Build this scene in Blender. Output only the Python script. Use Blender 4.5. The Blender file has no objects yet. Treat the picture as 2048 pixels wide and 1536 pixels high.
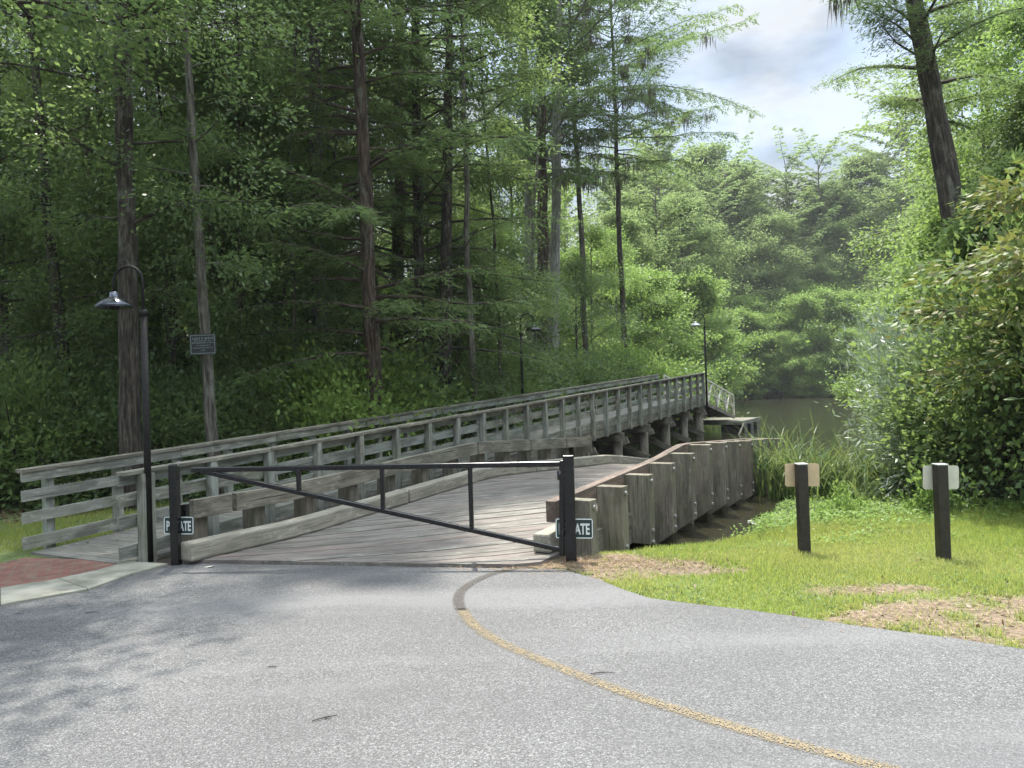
import bpy, math, random
import numpy as np
from mathutils import Matrix, Vector, Euler
R = math.radians
sc = bpy.context.scene
col = sc.collection

# ------------------------------------------------------------------ camera
CAM_H = 1.6
F = 1538.0
cam_data = bpy.data.cameras.new("camera")
cam = bpy.data.objects.new("camera", cam_data); col.objects.link(cam)
cam_data.sensor_width = 36.0
cam_data.lens = 36.0 * F / 2048.0
cam_data.clip_start = 0.05
cam_data.clip_end = 2000
CR = (Matrix.Rotation(R(90 + 0.45), 3, 'X') @ Matrix.Rotation(R(-1.72), 3, 'Z'))
cam.matrix_world = Matrix.Translation((0, 0, CAM_H)) @ CR.to_4x4()
sc.camera = cam

def at(px, py, Y):
    """real-world point seen at photo pixel (px, py) at depth Y"""
    d = CR @ Vector(((px - 1024) / F, -(py - 768) / F, -1.0))
    k = Y / d.y
    return Vector((d.x * k, Y, CAM_H + d.z * k))

def gr(px, py, z=0.0):
    """point of the level z seen at photo pixel"""
    d = CR @ Vector(((px - 1024) / F, -(py - 768) / F, -1.0))
    k = (z - CAM_H) / d.z
    return Vector((d.x * k, d.y * k, z))

# ------------------------------------------------------------------ light
SUN_EL, SUN_AZ = 68.0, -7.0        # azimuth from +Y, clockwise
w = bpy.data.worlds.new("World"); sc.world = w; w.use_nodes = True
nt = w.node_tree; nt.nodes.clear()
out = nt.nodes.new('ShaderNodeOutputWorld')
sky = nt.nodes.new('ShaderNodeTexSky'); sky.sky_type = 'NISHITA'; sky.sun_disc = False
sky.sun_elevation = R(SUN_EL); sky.sun_rotation = R(SUN_AZ); sky.air_density = 1.3; sky.dust_density = 2.5
bg1 = nt.nodes.new('ShaderNodeBackground'); bg1.inputs['Strength'].default_value = 0.10
bg2 = nt.nodes.new('ShaderNodeBackground'); bg2.inputs['Strength'].default_value = 1.0
tc = nt.nodes.new('ShaderNodeTexCoord')
mp = nt.nodes.new('ShaderNodeMapping'); mp.inputs['Scale'].default_value = (1.0, 1.0, 2.2)
mp.inputs['Location'].default_value = (1.7, 0.6, 0.35)
nz = nt.nodes.new('ShaderNodeTexNoise'); nz.inputs['Scale'].default_value = 3.2; nz.inputs['Detail'].default_value = 7; nz.inputs['Roughness'].default_value = 0.52
rm = nt.nodes.new('ShaderNodeValToRGB')
rm.color_ramp.elements[0].position = 0.36; rm.color_ramp.elements[0].color = (0.25, 0.25, 0.25, 1)
rm.color_ramp.elements[1].position = 0.62; rm.color_ramp.elements[1].color = (1, 1, 1, 1)
nz2 = nt.nodes.new('ShaderNodeTexNoise'); nz2.inputs['Scale'].default_value = 5.0; nz2.inputs['Detail'].default_value = 5
rm2 = nt.nodes.new('ShaderNodeValToRGB')
rm2.color_ramp.elements[0].position = 0.38; rm2.color_ramp.elements[0].color = (0.13, 0.18, 0.25, 1)
rm2.color_ramp.elements[1].position = 0.60; rm2.color_ramp.elements[1].color = (0.46, 0.475, 0.49, 1)
ms = nt.nodes.new('ShaderNodeMixShader')
L = nt.links.new
L(tc.outputs['Generated'], mp.inputs['Vector']); L(mp.outputs[0], nz.inputs['Vector']); L(mp.outputs[0], nz2.inputs['Vector'])
L(nz.outputs['Fac'], rm.inputs[0]); L(nz2.outputs['Fac'], rm2.inputs[0]); L(rm2.outputs[0], bg2.inputs['Color'])
sxyz = nt.nodes.new('ShaderNodeSeparateXYZ'); L(tc.outputs['Generated'], sxyz.inputs[0])
mrz = nt.nodes.new('ShaderNodeMapRange'); mrz.inputs['From Min'].default_value = 0.45; mrz.inputs['From Max'].default_value = 0.85; mrz.inputs['To Min'].default_value = 0.72; mrz.inputs['To Max'].default_value = 7.2
L(sxyz.outputs[2], mrz.inputs['Value']); L(mrz.outputs[0], bg2.inputs['Strength'])
L(sky.outputs[0], bg1.inputs['Color']); L(rm.outputs[0], ms.inputs[0]); L(bg1.outputs[0], ms.inputs[1]); L(bg2.outputs[0], ms.inputs[2])
L(ms.outputs[0], out.inputs['Surface'])

sun_d = bpy.data.lights.new("sun", 'SUN'); sun_d.energy = 4.0; sun_d.angle = R(0.9); sun_d.color = (1.0, 0.95, 0.86)
sun = bpy.data.objects.new("sun", sun_d); col.objects.link(sun)
sv = Vector((math.sin(R(SUN_AZ)) * math.cos(R(SUN_EL)), math.cos(R(SUN_AZ)) * math.cos(R(SUN_EL)), math.sin(R(SUN_EL))))
sun.rotation_euler = sv.to_track_quat('Z', 'Y').to_euler(); sun.location = (0, 0, 40)
sc.view_settings.view_transform = 'Standard'; sc.view_settings.look = 'None'
sc.view_settings.exposure = 1.3; sc.view_settings.gamma = 1.0
sc.cycles.max_bounces = 12; sc.cycles.diffuse_bounces = 7; sc.cycles.transmission_bounces = 8; sc.cycles.glossy_bounces = 3
sc.cycles.use_denoising = True
sc.cycles.volume_bounces = 0

# ------------------------------------------------------------------ tags
def tag(o, label=None, cat=None, group=None, kind=None):
    if label: o['label'] = label
    if cat: o['category'] = cat
    if group: o['group'] = group
    if kind: o['kind'] = kind
    return o
def empty(name, loc=(0, 0, 0), rz=0.0):
    o = bpy.data.objects.new(name, None); o.empty_display_size = 0.2
    o.location = loc; o.rotation_euler = (0, 0, rz); col.objects.link(o); return o
def link_mesh(name, me, mat, parent=None, loc=None):
    o = bpy.data.objects.new(name, me)
    if mat is not None and len(me.materials) == 0: me.materials.append(mat)
    col.objects.link(o)
    if parent is not None:
        o.parent = parent
    if loc is not None: o.location = loc
    return o
def copy_tree(o, parent=None):
    c = o.copy(); col.objects.link(c)
    if parent is not None: c.parent = parent
    for ch in list(o.children): copy_tree(ch, c)
    return c

# ------------------------------------------------------------------ material helpers
def newmat(name):
    m = bpy.data.materials.new(name); m.use_nodes = True
    t = m.node_tree; t.nodes.clear()
    o = t.nodes.new('ShaderNodeOutputMaterial'); p = t.nodes.new('ShaderNodeBsdfPrincipled')
    t.links.new(p.outputs[0], o.inputs['Surface'])
    return m, t, p, o
def N(t, typ, **kw):
    n = t.nodes.new(typ)
    for k, v in kw.items():
        if k in n.inputs.keys(): n.inputs[k].default_value = v
        else: setattr(n, k, v)
    return n
def ramp(t, fac, stops):
    r = t.nodes.new('ShaderNodeValToRGB'); e = r.color_ramp.elements
    while len(e) < len(stops): e.new(0.5)
    for i, (p, c) in enumerate(stops):
        e[i].position = p; e[i].color = (c[0], c[1], c[2], 1) if not isinstance(c, (int, float)) else (c, c, c, 1)
    t.links.new(fac, r.inputs[0]); return r.outputs[0]
def mix(t, a, b, fac, mode='MIX'):
    m = t.nodes.new('ShaderNodeMixRGB'); m.blend_type = mode
    for i, v in ((0, fac), (1, a), (2, b)):
        if hasattr(v, 'is_linked') or hasattr(v, 'links'): t.links.new(v, m.inputs[i])
        else: m.inputs[i].default_value = v if i == 0 else ((v[0], v[1], v[2], 1) if not isinstance(v, (int, float)) else (v, v, v, 1))
    return m.outputs[0]
def bump(t, p, h, strength=0.4, dist=0.01):
    b = t.nodes.new('ShaderNodeBump'); b.inputs['Strength'].default_value = strength; b.inputs['Distance'].default_value = dist
    t.links.new(h, b.inputs['Height']); t.links.new(b.outputs[0], p.inputs['Normal'])

def wood_mat(name, stops, tint, tintfac=0.5, dark=(0.03, 0.028, 0.02), stain=0.5, rough=0.85, moss=0.0, redfac=0.0):
    m, t, p, o = newmat(name)
    a = N(t, 'ShaderNodeAttribute'); a.attribute_name = 'grain'
    r = N(t, 'ShaderNodeAttribute'); r.attribute_name = 'rnd'
    mp = N(t, 'ShaderNodeMapping'); mp.inputs['Scale'].default_value = (1.6, 34, 34)
    t.links.new(a.outputs['Vector'], mp.inputs[0])
    n1 = N(t, 'ShaderNodeTexNoise', Scale=1.6, Detail=6.0, Roughness=0.6); t.links.new(mp.outputs[0], n1.inputs['Vector'])
    c = ramp(t, n1.outputs['Fac'], stops)
    mp2 = N(t, 'ShaderNodeMapping'); mp2.inputs['Scale'].default_value = (2.2, 7, 7); t.links.new(a.outputs['Vector'], mp2.inputs[0])
    n2 = N(t, 'ShaderNodeTexNoise', Scale=1.0, Detail=4.0, Roughness=0.6); t.links.new(mp2.outputs[0], n2.inputs['Vector'])
    s2 = ramp(t, n2.outputs['Fac'], [(0.46, 0.0), (0.58, 1.0)])
    n7 = N(t, 'ShaderNodeTexNoise', Scale=2.3, Detail=5.0, Roughness=0.7); t.links.new(mp2.outputs[0], n7.inputs['Vector'])
    c = mix(t, c, tuple(min(1, x * 1.45) for x in stops[-1][1]), ramp(t, n7.outputs['Fac'], [(0.55, 0.0), (0.66, 0.6)]))
    # board tint
    rr = ramp(t, r.outputs['Fac'], [(0.0, 0.0), (1.0, 1.0)])
    c = mix(t, c, tint, mix(t, (0, 0, 0), rr, tintfac))
    if redfac > 0:
        rx = ramp(t, r.outputs['Fac'], [(0.55, 0.0), (0.7, redfac), (0.8, 0.0)])
        c = mix(t, c, (0.22, 0.12, 0.09), rx)
    st = N(t, 'ShaderNodeMath', operation='MULTIPLY'); t.links.new(s2, st.inputs[0]); st.inputs[1].default_value = stain
    c = mix(t, c, mix(t, c, dark, 0.75), st.outputs[0])
    # cracks
    mp3 = N(t, 'ShaderNodeMapping'); mp3.inputs['Scale'].default_value = (1.2, 60, 60); t.links.new(a.outputs['Vector'], mp3.inputs[0])
    n3 = N(t, 'ShaderNodeTexNoise', Scale=1.0, Detail=3.0); t.links.new(mp3.outputs[0], n3.inputs['Vector'])
    cr = ramp(t, n3.outputs['Fac'], [(0.28, 1.0), (0.36, 0.0)])
    c = mix(t, c, dark, cr)
    if moss > 0:
        g = N(t, 'ShaderNodeNewGeometry')
        n4 = N(t, 'ShaderNodeTexNoise', Scale=5.0, Detail=5.0); t.links.new(g.outputs['Position'], n4.inputs['Vector'])
        mm = ramp(t, n4.outputs['Fac'], [(0.5, 0.0), (0.68, moss)])
        c = mix(t, c, (0.10, 0.12, 0.03), mm)
    t.links.new(c, p.inputs['Base Color']); p.inputs['Roughness'].default_value = rough
    bump(t, p, n1.outputs['Fac'], 0.5, 0.006)
    return m

M = {}
M['rail_wood'] = wood_mat('weathered_rail_wood', [(0.25, (0.08, 0.077, 0.058)), (0.5, (0.21, 0.205, 0.163)), (0.75, (0.34, 0.335, 0.28))], (0.25, 0.285, 0.255), 0.7, stain=0.65, moss=0.25)
M['cap_wood'] = wood_mat('weathered_cap_wood', [(0.25, (0.06, 0.053, 0.038)), (0.5, (0.165, 0.15, 0.112)), (0.75, (0.27, 0.25, 0.19))], (0.18, 0.19, 0.15), 0.5, stain=0.7)
M['deck_wood'] = wood_mat('weathered_deck_wood', [(0.25, (0.07, 0.065, 0.05)), (0.5, (0.165, 0.155, 0.125)), (0.75, (0.25, 0.24, 0.2))], (0.16, 0.16, 0.145), 0.6, stain=0.4)
M['road_deck'] = wood_mat('bridge_deck_wood', [(0.25, (0.06, 0.055, 0.045)), (0.5, (0.145, 0.135, 0.115)), (0.75, (0.23, 0.22, 0.19))], (0.15, 0.125, 0.11), 0.85, stain=0.55, redfac=0.15)
M['curb_wood'] = wood_mat('curb_timber', [(0.25, (0.12, 0.113, 0.085)), (0.5, (0.24, 0.233, 0.18)), (0.75, (0.35, 0.34, 0.28))], (0.24, 0.18, 0.14), 0.4, stain=0.35)
M['post_wood'] = wood_mat('dark_timber_post', [(0.25, (0.03, 0.027, 0.018)), (0.46, (0.12, 0.113, 0.085)), (0.75, (0.235, 0.225, 0.175))], (0.17, 0.135, 0.10), 0.6, stain=0.55, moss=0.2)
M['red_rail'] = wood_mat('brown_rail_timber', [(0.25, (0.035, 0.024, 0.018)), (0.5, (0.11, 0.08, 0.062)), (0.75, (0.2, 0.16, 0.13))], (0.14, 0.095, 0.07), 0.5, stain=0.5)
M['pile_wood'] = wood_mat('pile_timber', [(0.25, (0.05, 0.045, 0.035)), (0.5, (0.15, 0.14, 0.11)), (0.75, (0.26, 0.25, 0.2))], (0.16, 0.14, 0.10), 0.6, stain=0.6)

def flat(name, c, rough=0.5, metal=0.0, nscale=40, nvar=0.25):
    m, t, p, o = newmat(name)
    g = N(t, 'ShaderNodeNewGeometry'); n = N(t, 'ShaderNodeTexNoise', Scale=nscale, Detail=4.0); t.links.new(g.outputs['Position'], n.inputs['Vector'])
    cc = mix(t, c, tuple(x * (1 - nvar) for x in c), ramp(t, n.outputs['Fac'], [(0.4, 0.0), (0.6, 1.0)]))
    t.links.new(cc, p.inputs['Base Color'])
    rr = N(t, 'ShaderNodeMapRange'); rr.inputs['To Min'].default_value = max(0.05, rough - 0.12); rr.inputs['To Max'].default_value = min(1, rough + 0.15)
    t.links.new(n.outputs['Fac'], rr.inputs['Value']); t.links.new(rr.outputs[0], p.inputs['Roughness'])
    p.inputs['Metallic'].default_value = metal
    return m
M['black_steel'] = flat('black_painted_steel', (0.006, 0.006, 0.007), 0.22, 0.0, 25, 0.4)
M['bronze'] = flat('dark_lamp_metal', (0.016, 0.015, 0.014), 0.55, 0.0, 30, 0.3)
for _n in M['bronze'].node_tree.nodes:
    if _n.type == 'BSDF_PRINCIPLED': _n.inputs['Specular IOR Level'].default_value = 0.15
M['shade_metal'] = flat('lamp_shade_metal', (0.10, 0.11, 0.13), 0.22, 0.9, 14, 0.6)
M['galv'] = flat('galvanised_metal', (0.55, 0.56, 0.55), 0.45, 0.6, 30, 0.25)
M['pale_metal'] = flat('pale_gangway_metal', (0.62, 0.60, 0.52), 0.5, 0.1, 8, 0.25)
M['white_cap'] = flat('white_cap_plastic', (0.55, 0.60, 0.66), 0.4)
M['black_plastic'] = flat('black_float_plastic', (0.015, 0.015, 0.017), 0.4)
M['sign_green'] = flat('dark_green_sign', (0.010, 0.030, 0.026), 0.4)
M['sign_black'] = flat('black_sign', (0.008, 0.014, 0.013), 0.4)
M['sign_white'] = flat('white_lettering', (0.62, 0.66, 0.64), 0.6, 0, 60, 0.2)
M['sign_grey'] = flat('faded_lettering', (0.22, 0.26, 0.25), 0.6, 0, 60, 0.2)
M['tan_sign'] = flat('tan_sign_back', (0.50, 0.38, 0.23), 0.65, 0, 12, 0.12)
M['cream_sign'] = flat('cream_sign_back', (0.50, 0.49, 0.40), 0.65, 0, 12, 0.12)
M['brown_post'] = flat('dark_brown_post', (0.022, 0.017, 0.012), 0.6, 0, 20, 0.4)
M['rust_bolt'] = flat('dull_bolt_metal', (0.30, 0.29, 0.26), 0.6, 0.3, 60, 0.4)
M['twig'] = flat('twig_bark', (0.04, 0.032, 0.025), 0.9)
M['pale_leaf'] = flat('pale_dry_leaf', (0.5, 0.48, 0.42), 0.8)
M['white_petal'] = flat('white_petals', (0.75, 0.75, 0.68), 0.7)

# asphalt
m, t, p, o = newmat('asphalt'); M['asphalt'] = m
g = N(t, 'ShaderNodeNewGeometry')
v = N(t, 'ShaderNodeTexVoronoi', Scale=150.0); t.links.new(g.outputs['Position'], v.inputs['Vector'])
n1 = N(t, 'ShaderNodeTexNoise', Scale=0.55, Detail=5.0, Roughness=0.6); t.links.new(g.outputs['Position'], n1.inputs['Vector'])
n2 = N(t, 'ShaderNodeTexNoise', Scale=60.0, Detail=3.0); t.links.new(g.outputs['Position'], n2.inputs['Vector'])
sep = N(t, 'ShaderNodeSeparateColor'); t.links.new(v.outputs['Color'], sep.inputs[0])
st = ramp(t, sep.outputs[0], [(0.0, (0.026, 0.026, 0.026)), (0.3, (0.062, 0.062, 0.062)), (0.75, (0.107, 0.107, 0.106)), (1.0, (0.22, 0.22, 0.218))])
c = mix(t, st, (0.045, 0.045, 0.046), ramp(t, n1.outputs['Fac'], [(0.35, 0.55), (0.68, 0.0)]))
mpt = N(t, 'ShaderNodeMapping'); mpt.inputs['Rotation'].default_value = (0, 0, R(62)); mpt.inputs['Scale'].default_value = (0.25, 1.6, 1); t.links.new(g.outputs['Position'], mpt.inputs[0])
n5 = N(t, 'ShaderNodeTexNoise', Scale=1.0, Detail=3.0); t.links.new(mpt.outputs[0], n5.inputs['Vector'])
c = mix(t, c, (0.135, 0.135, 0.135), ramp(t, n5.outputs['Fac'], [(0.48, 0.0), (0.66, 0.5)]))  # paler streaks put a sheen into the asphalt colour
n6 = N(t, 'ShaderNodeTexNoise', Scale=0.9, Detail=2.0, Distortion=2.5); t.links.new(g.outputs['Position'], n6.inputs['Vector'])
c = mix(t, c, (0.045, 0.045, 0.045), ramp(t, n6.outputs['Fac'], [(0.492, 0.0), (0.4985, 0.35), (0.5015, 0.35), (0.508, 0.0)]))
c = mix(t, c, (0.025, 0.025, 0.025), ramp(t, n2.outputs['Fac'], [(0.34, 0.5), (0.46, 0.0)]))
t.links.new(c, p.inputs['Base Color']); p.inputs['Roughness'].default_value = 0.62
n3 = N(t, 'ShaderNodeTexNoise', Scale=110.0, Detail=2.0); t.links.new(g.outputs['Position'], n3.inputs['Vector'])
ad = N(t, 'ShaderNodeMath', operation='ADD'); t.links.new(v.outputs['Distance'], ad.inputs[0]); t.links.new(n3.outputs['Fac'], ad.inputs[1])
bump(t, p, ad.outputs[0], 0.55, 0.004)

# worn paint line (paint kept only on the stones)
def paint_mat(name, c0, lo, hi):
    m, t, p, o = newmat(name)
    g = N(t, 'ShaderNodeNewGeometry')
    v = N(t, 'ShaderNodeTexVoronoi', Scale=170.0); t.links.new(g.outputs['Position'], v.inputs['Vector'])
    sep = N(t, 'ShaderNodeSeparateColor'); t.links.new(v.outputs['Color'], sep.inputs[0])
    n1 = N(t, 'ShaderNodeTexNoise', Scale=9.0, Detail=9.0, Roughness=0.75); t.links.new(g.outputs['Position'], n1.inputs['Vector'])
    a1 = N(t, 'ShaderNodeMath', operation='ADD'); t.links.new(sep.outputs[1], a1.inputs[0]); t.links.new(n1.outputs['Fac'], a1.inputs[1])
    a = ramp(t, a1.outputs[0], [(lo, 0.0), (hi, 1.0)])
    # edge falloff from attribute
    at_ = N(t, 'ShaderNodeAttribute'); at_.attribute_name = 'rnd'
    mu = N(t, 'ShaderNodeMath', operation='MULTIPLY'); t.links.new(a, mu.inputs[0]); t.links.new(at_.outputs['Fac'], mu.inputs[1])
    cc = mix(t, c0, tuple(x * 0.7 for x in c0), sep.outputs[2])
    t.links.new(cc, p.inputs['Base Color']); p.inputs['Roughness'].default_value = 0.7
    tr = N(t, 'ShaderNodeBsdfTransparent'); mx = N(t, 'ShaderNodeMixShader')
    t.links.new(mu.outputs[0], mx.inputs[0]); t.links.new(tr.outputs[0], mx.inputs[1]); t.links.new(p.outputs[0], mx.inputs[2])
    t.links.new(mx.outputs[0], o.inputs['Surface'])
    return m
M['yellow_paint'] = paint_mat('worn_yellow_paint', (0.185, 0.143, 0.078), 0.80, 1.28)
M['old_line'] = paint_mat('scraped_dark_line', (0.055, 0.047, 0.038), 0.6, 1.25)

# concrete
m, t, p, o = newmat('concrete'); M['concrete'] = m
g = N(t, 'ShaderNodeNewGeometry'); n1 = N(t, 'ShaderNodeTexNoise', Scale=3.0, Detail=8.0, Roughness=0.65); t.links.new(g.outputs['Position'], n1.inputs['Vector'])
c = ramp(t, n1.outputs['Fac'], [(0.3, (0.12, 0.115, 0.085)), (0.5, (0.22, 0.215, 0.17)), (0.7, (0.29, 0.28, 0.235))]); t.links.new(c, p.inputs['Base Color']); p.inputs['Roughness'].default_value = 0.9
bump(t, p, n1.outputs['Fac'], 0.3, 0.01)
# brick paving
m, t, p, o = newmat('brick_paving'); M['brick'] = m
g = N(t, 'ShaderNodeNewGeometry'); mp = N(t, 'ShaderNodeMapping'); mp.inputs['Rotation'].default_value = (0, 0, R(-28)); t.links.new(g.outputs['Position'], mp.inputs[0])
b = N(t, 'ShaderNodeTexBrick', Scale=1.0); b.inputs['Brick Width'].default_value = 0.2; b.inputs['Row Height'].default_value = 0.1
b.inputs['Mortar Size'].default_value = 0.008; b.inputs['Color1'].default_value = (0.17, 0.06, 0.042, 1); b.inputs['Color2'].default_value = (0.11, 0.042, 0.032, 1); b.inputs['Mortar'].default_value = (0.11, 0.09, 0.065, 1)
t.links.new(mp.outputs[0], b.inputs['Vector'])
n1 = N(t, 'ShaderNodeTexNoise', Scale=7.0, Detail=6.0); t.links.new(g.outputs['Position'], n1.inputs['Vector'])
c = mix(t, b.outputs['Color'], (0.17, 0.13, 0.09), ramp(t, n1.outputs['Fac'], [(0.45, 0.0), (0.75, 0.75)]))
t.links.new(c, p.inputs['Base Color']); p.inputs['Roughness'].default_value = 0.85
bump(t, p, b.outputs['Fac'], -0.5, 0.004)

# ground: attribute 'cover' r=grass g=straw/dirt b=wet mud blackened for bridge shade, remainder leaf litter
m, t, p, o = newmat('ground'); M['ground'] = m
a = N(t, 'ShaderNodeAttribute'); a.attribute_name = 'cover'
sp = N(t, 'ShaderNodeSeparateColor'); t.links.new(a.outputs['Color'], sp.inputs[0])
g = N(t, 'ShaderNodeNewGeometry')
n1 = N(t, 'ShaderNodeTexNoise', Scale=24.0, Detail=6.0, Roughness=0.7); t.links.new(g.outputs['Position'], n1.inputs['Vector'])
n2 = N(t, 'ShaderNodeTexNoise', Scale=2.0, Detail=6.0); t.links.new(g.outputs['Position'], n2.inputs['Vector'])
lit = ramp(t, n1.outputs['Fac'], [(0.3, (0.012, 0.009, 0.006)), (0.5, (0.04, 0.03, 0.02)), (0.7, (0.10, 0.075, 0.05))])
lit = mix(t, lit, (0.035, 0.055, 0.018), ramp(t, n2.outputs['Fac'], [(0.45, 0.0), (0.6, 0.8)]))
gra = ramp(t, n1.outputs['Fac'], [(0.3, (0.04, 0.055, 0.015)), (0.5, (0.09, 0.13, 0.03)), (0.7, (0.17, 0.20, 0.06))])
drt = ramp(t, n1.outputs['Fac'], [(0.3, (0.05, 0.034, 0.021)), (0.48, (0.125, 0.088, 0.058)), (0.7, (0.22, 0.17, 0.12))])
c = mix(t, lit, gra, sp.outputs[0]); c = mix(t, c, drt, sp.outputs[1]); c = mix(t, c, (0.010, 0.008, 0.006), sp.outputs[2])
t.links.new(c, p.inputs['Base Color']); p.inputs['Roughness'].default_value = 0.95
bump(t, p, n1.outputs['Fac'], 0.7, 0.02)

# water
m, t, p, o = newmat('pond_water'); M['water'] = m
p.inputs['Base Color'].default_value = (0.021, 0.020, 0.012, 1); p.inputs['Roughness'].default_value = 0.12; p.inputs['IOR'].default_value = 1.33
g = N(t, 'ShaderNodeNewGeometry'); mp = N(t, 'ShaderNodeMapping'); mp.inputs['Scale'].default_value = (1, 2.0, 1); t.links.new(g.outputs['Position'], mp.inputs[0])
n1 = N(t, 'ShaderNodeTexNoise', Scale=3.0, Detail=3.0); t.links.new(mp.outputs[0], n1.inputs['Vector']); bump(t, p, n1.outputs['Fac'], 0.25, 0.03)

# bark
def bark_mat(name, lo, mid, hi, lichen=0.2):
    m, t, p, o = newmat(name)
    a = N(t, 'ShaderNodeAttribute'); a.attribute_name = 'grain'
    mp = N(t, 'ShaderNodeMapping'); mp.inputs['Scale'].default_value = (3.0, 26, 26); t.links.new(a.outputs['Vector'], mp.inputs[0])
    n1 = N(t, 'ShaderNodeTexNoise', Scale=1.0, Detail=6.0, Roughness=0.65); t.links.new(mp.outputs[0], n1.inputs['Vector'])
    c = ramp(t, n1.outputs['Fac'], [(0.36, lo), (0.5, mid), (0.64, hi)])
    mp2 = N(t, 'ShaderNodeMapping'); mp2.inputs['Scale'].default_value = (1.2, 3, 3); t.links.new(a.outputs['Vector'], mp2.inputs[0])
    n2 = N(t, 'ShaderNodeTexNoise', Scale=2.0, Detail=7.0, Roughness=0.7); t.links.new(mp2.outputs[0], n2.inputs['Vector'])
    c = mix(t, c, (0.24, 0.25, 0.20), ramp(t, n2.outputs['Fac'], [(0.52, 0.0), (0.66, lichen)]))
    t.links.new(c, p.inputs['Base Color']); p.inputs['Roughness'].default_value = 0.95
    bump(t, p, n1.outputs['Fac'], 1.0, 0.06)
    return m
M['bark_dark'] = bark_mat('dark_bark', (0.012, 0.009, 0.007), (0.045, 0.035, 0.027), (0.12, 0.10, 0.08), 0.5)
M['bark_grey'] = bark_mat('grey_bark', (0.03, 0.026, 0.02), (0.10, 0.09, 0.072), (0.21, 0.195, 0.16), 0.6)
M['bark_pale'] = bark_mat('pale_bark', (0.09, 0.085, 0.075), (0.22, 0.21, 0.19), (0.38, 0.37, 0.34), 0.4)
M['bark_red'] = bark_mat('reddish_bark', (0.02, 0.013, 0.01), (0.065, 0.043, 0.032), (0.15, 0.105, 0.08), 0.5)

# leaves
def leaf_mat(name, cols, trans=0.45, gloss=0.35, tcol=None, rough=0.5):
    m, t, p, o = newmat(name)
    g = N(t, 'ShaderNodeNewGeometry'); oi = N(t, 'ShaderNodeObjectInfo')
    n = N(t, 'ShaderNodeTexNoise', Scale=0.45, Detail=3.0); t.links.new(g.outputs['Position'], n.inputs['Vector'])
    ad = N(t, 'ShaderNodeMath', operation='MULTIPLY_ADD'); t.links.new(g.outputs['Random Per Island'], ad.inputs[0]); ad.inputs[1].default_value = 0.45
    t.links.new(n.outputs['Fac'], ad.inputs[2])
    a2 = N(t, 'ShaderNodeMath', operation='MULTIPLY_ADD'); t.links.new(oi.outputs['Random'], a2.inputs[0]); a2.inputs[1].default_value = 0.22; t.links.new(ad.outputs[0], a2.inputs[2])
    k = len(cols)
    c = ramp(t, a2.outputs[0], [(0.42 + 0.62 * i / max(1, k - 1), cc) for i, cc in enumerate(cols)])
    t.links.new(c, p.inputs['Base Color']); p.inputs['Roughness'].default_value = rough
    p.inputs['Specular IOR Level'].default_value = gloss
    tr = N(t, 'ShaderNodeBsdfTranslucent')
    tt = mix(t, c, tcol if tcol else (0.36, 0.46, 0.06), 0.5)
    t.links.new(tt, tr.inputs['Color'])
    mx = N(t, 'ShaderNodeMixShader'); mx.inputs[0].default_value = trans
    t.links.new(p.outputs[0], mx.inputs[1]); t.links.new(tr.outputs[0], mx.inputs[2]); t.links.new(mx.outputs[0], o.inputs['Surface'])
    return m
M['leaf_dark'] = leaf_mat('dark_broad_leaves', [(0.06, 0.105, 0.047), (0.095, 0.155, 0.062), (0.15, 0.215, 0.08)], 0.52, 0.5, (0.30, 0.42, 0.12), 0.4)
M['leaf_mid'] = leaf_mat('mid_green_leaves', [(0.08, 0.13, 0.048), (0.115, 0.18, 0.06), (0.17, 0.24, 0.08)], 0.54, 0.4, (0.29, 0.40, 0.10))
M['leaf_bright'] = leaf_mat('bright_green_leaves', [(0.09, 0.16, 0.04), (0.15, 0.25, 0.055), (0.22, 0.32, 0.08)], 0.54, 0.35, (0.29, 0.40, 0.10))
M['leaf_cypress'] = leaf_mat('feathery_needles', [(0.07, 0.115, 0.05), (0.10, 0.155, 0.062), (0.14, 0.20, 0.08)], 0.54, 0.15, (0.22, 0.31, 0.09), 0.7)
M['leaf_far'] = leaf_mat('far_bank_leaves', [(0.07, 0.12, 0.05), (0.12, 0.185, 0.07), (0.2, 0.26, 0.10)], 0.55, 0.1, (0.34, 0.44, 0.16), 0.8)
M['leaf_willow'] = leaf_mat('silvery_narrow_leaves', [(0.10, 0.15, 0.10), (0.16, 0.22, 0.15), (0.25, 0.31, 0.23)], 0.35, 0.8, (0.25, 0.33, 0.12), 0.4)
M['leaf_magnolia'] = leaf_mat('glossy_large_leaves', [(0.05, 0.10, 0.03), (0.09, 0.155, 0.04), (0.14, 0.20, 0.06), (0.17, 0.16, 0.07)], 0.3, 0.45, (0.3, 0.33, 0.05), 0.55)
M['leaf_reed'] = leaf_mat('reed_blades', [(0.04, 0.09, 0.025), (0.07, 0.14, 0.038), (0.12, 0.17, 0.06)], 0.4, 0.2, (0.3, 0.36, 0.1), 0.4)
M['moss'] = leaf_mat('hanging_moss', [(0.09, 0.085, 0.065), (0.14, 0.13, 0.10), (0.19, 0.175, 0.14)], 0.3, 0.1, (0.2, 0.18, 0.12), 0.9)
M['grass'] = leaf_mat('lawn_blades', [(0.14, 0.21, 0.035), (0.22, 0.30, 0.055), (0.36, 0.35, 0.13)], 0.5, 0.2, (0.42, 0.48, 0.10))
M['straw'] = leaf_mat('pine_straw', [(0.12, 0.07, 0.038), (0.22, 0.145, 0.08), (0.33, 0.25, 0.155)], 0.1, 0.3, (0.3, 0.2, 0.1))
M['dry_leaf'] = leaf_mat('fallen_leaves', [(0.05, 0.03, 0.018), (0.11, 0.07, 0.04), (0.2, 0.14, 0.09)], 0.1, 0.3, (0.2, 0.12, 0.05))

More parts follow.
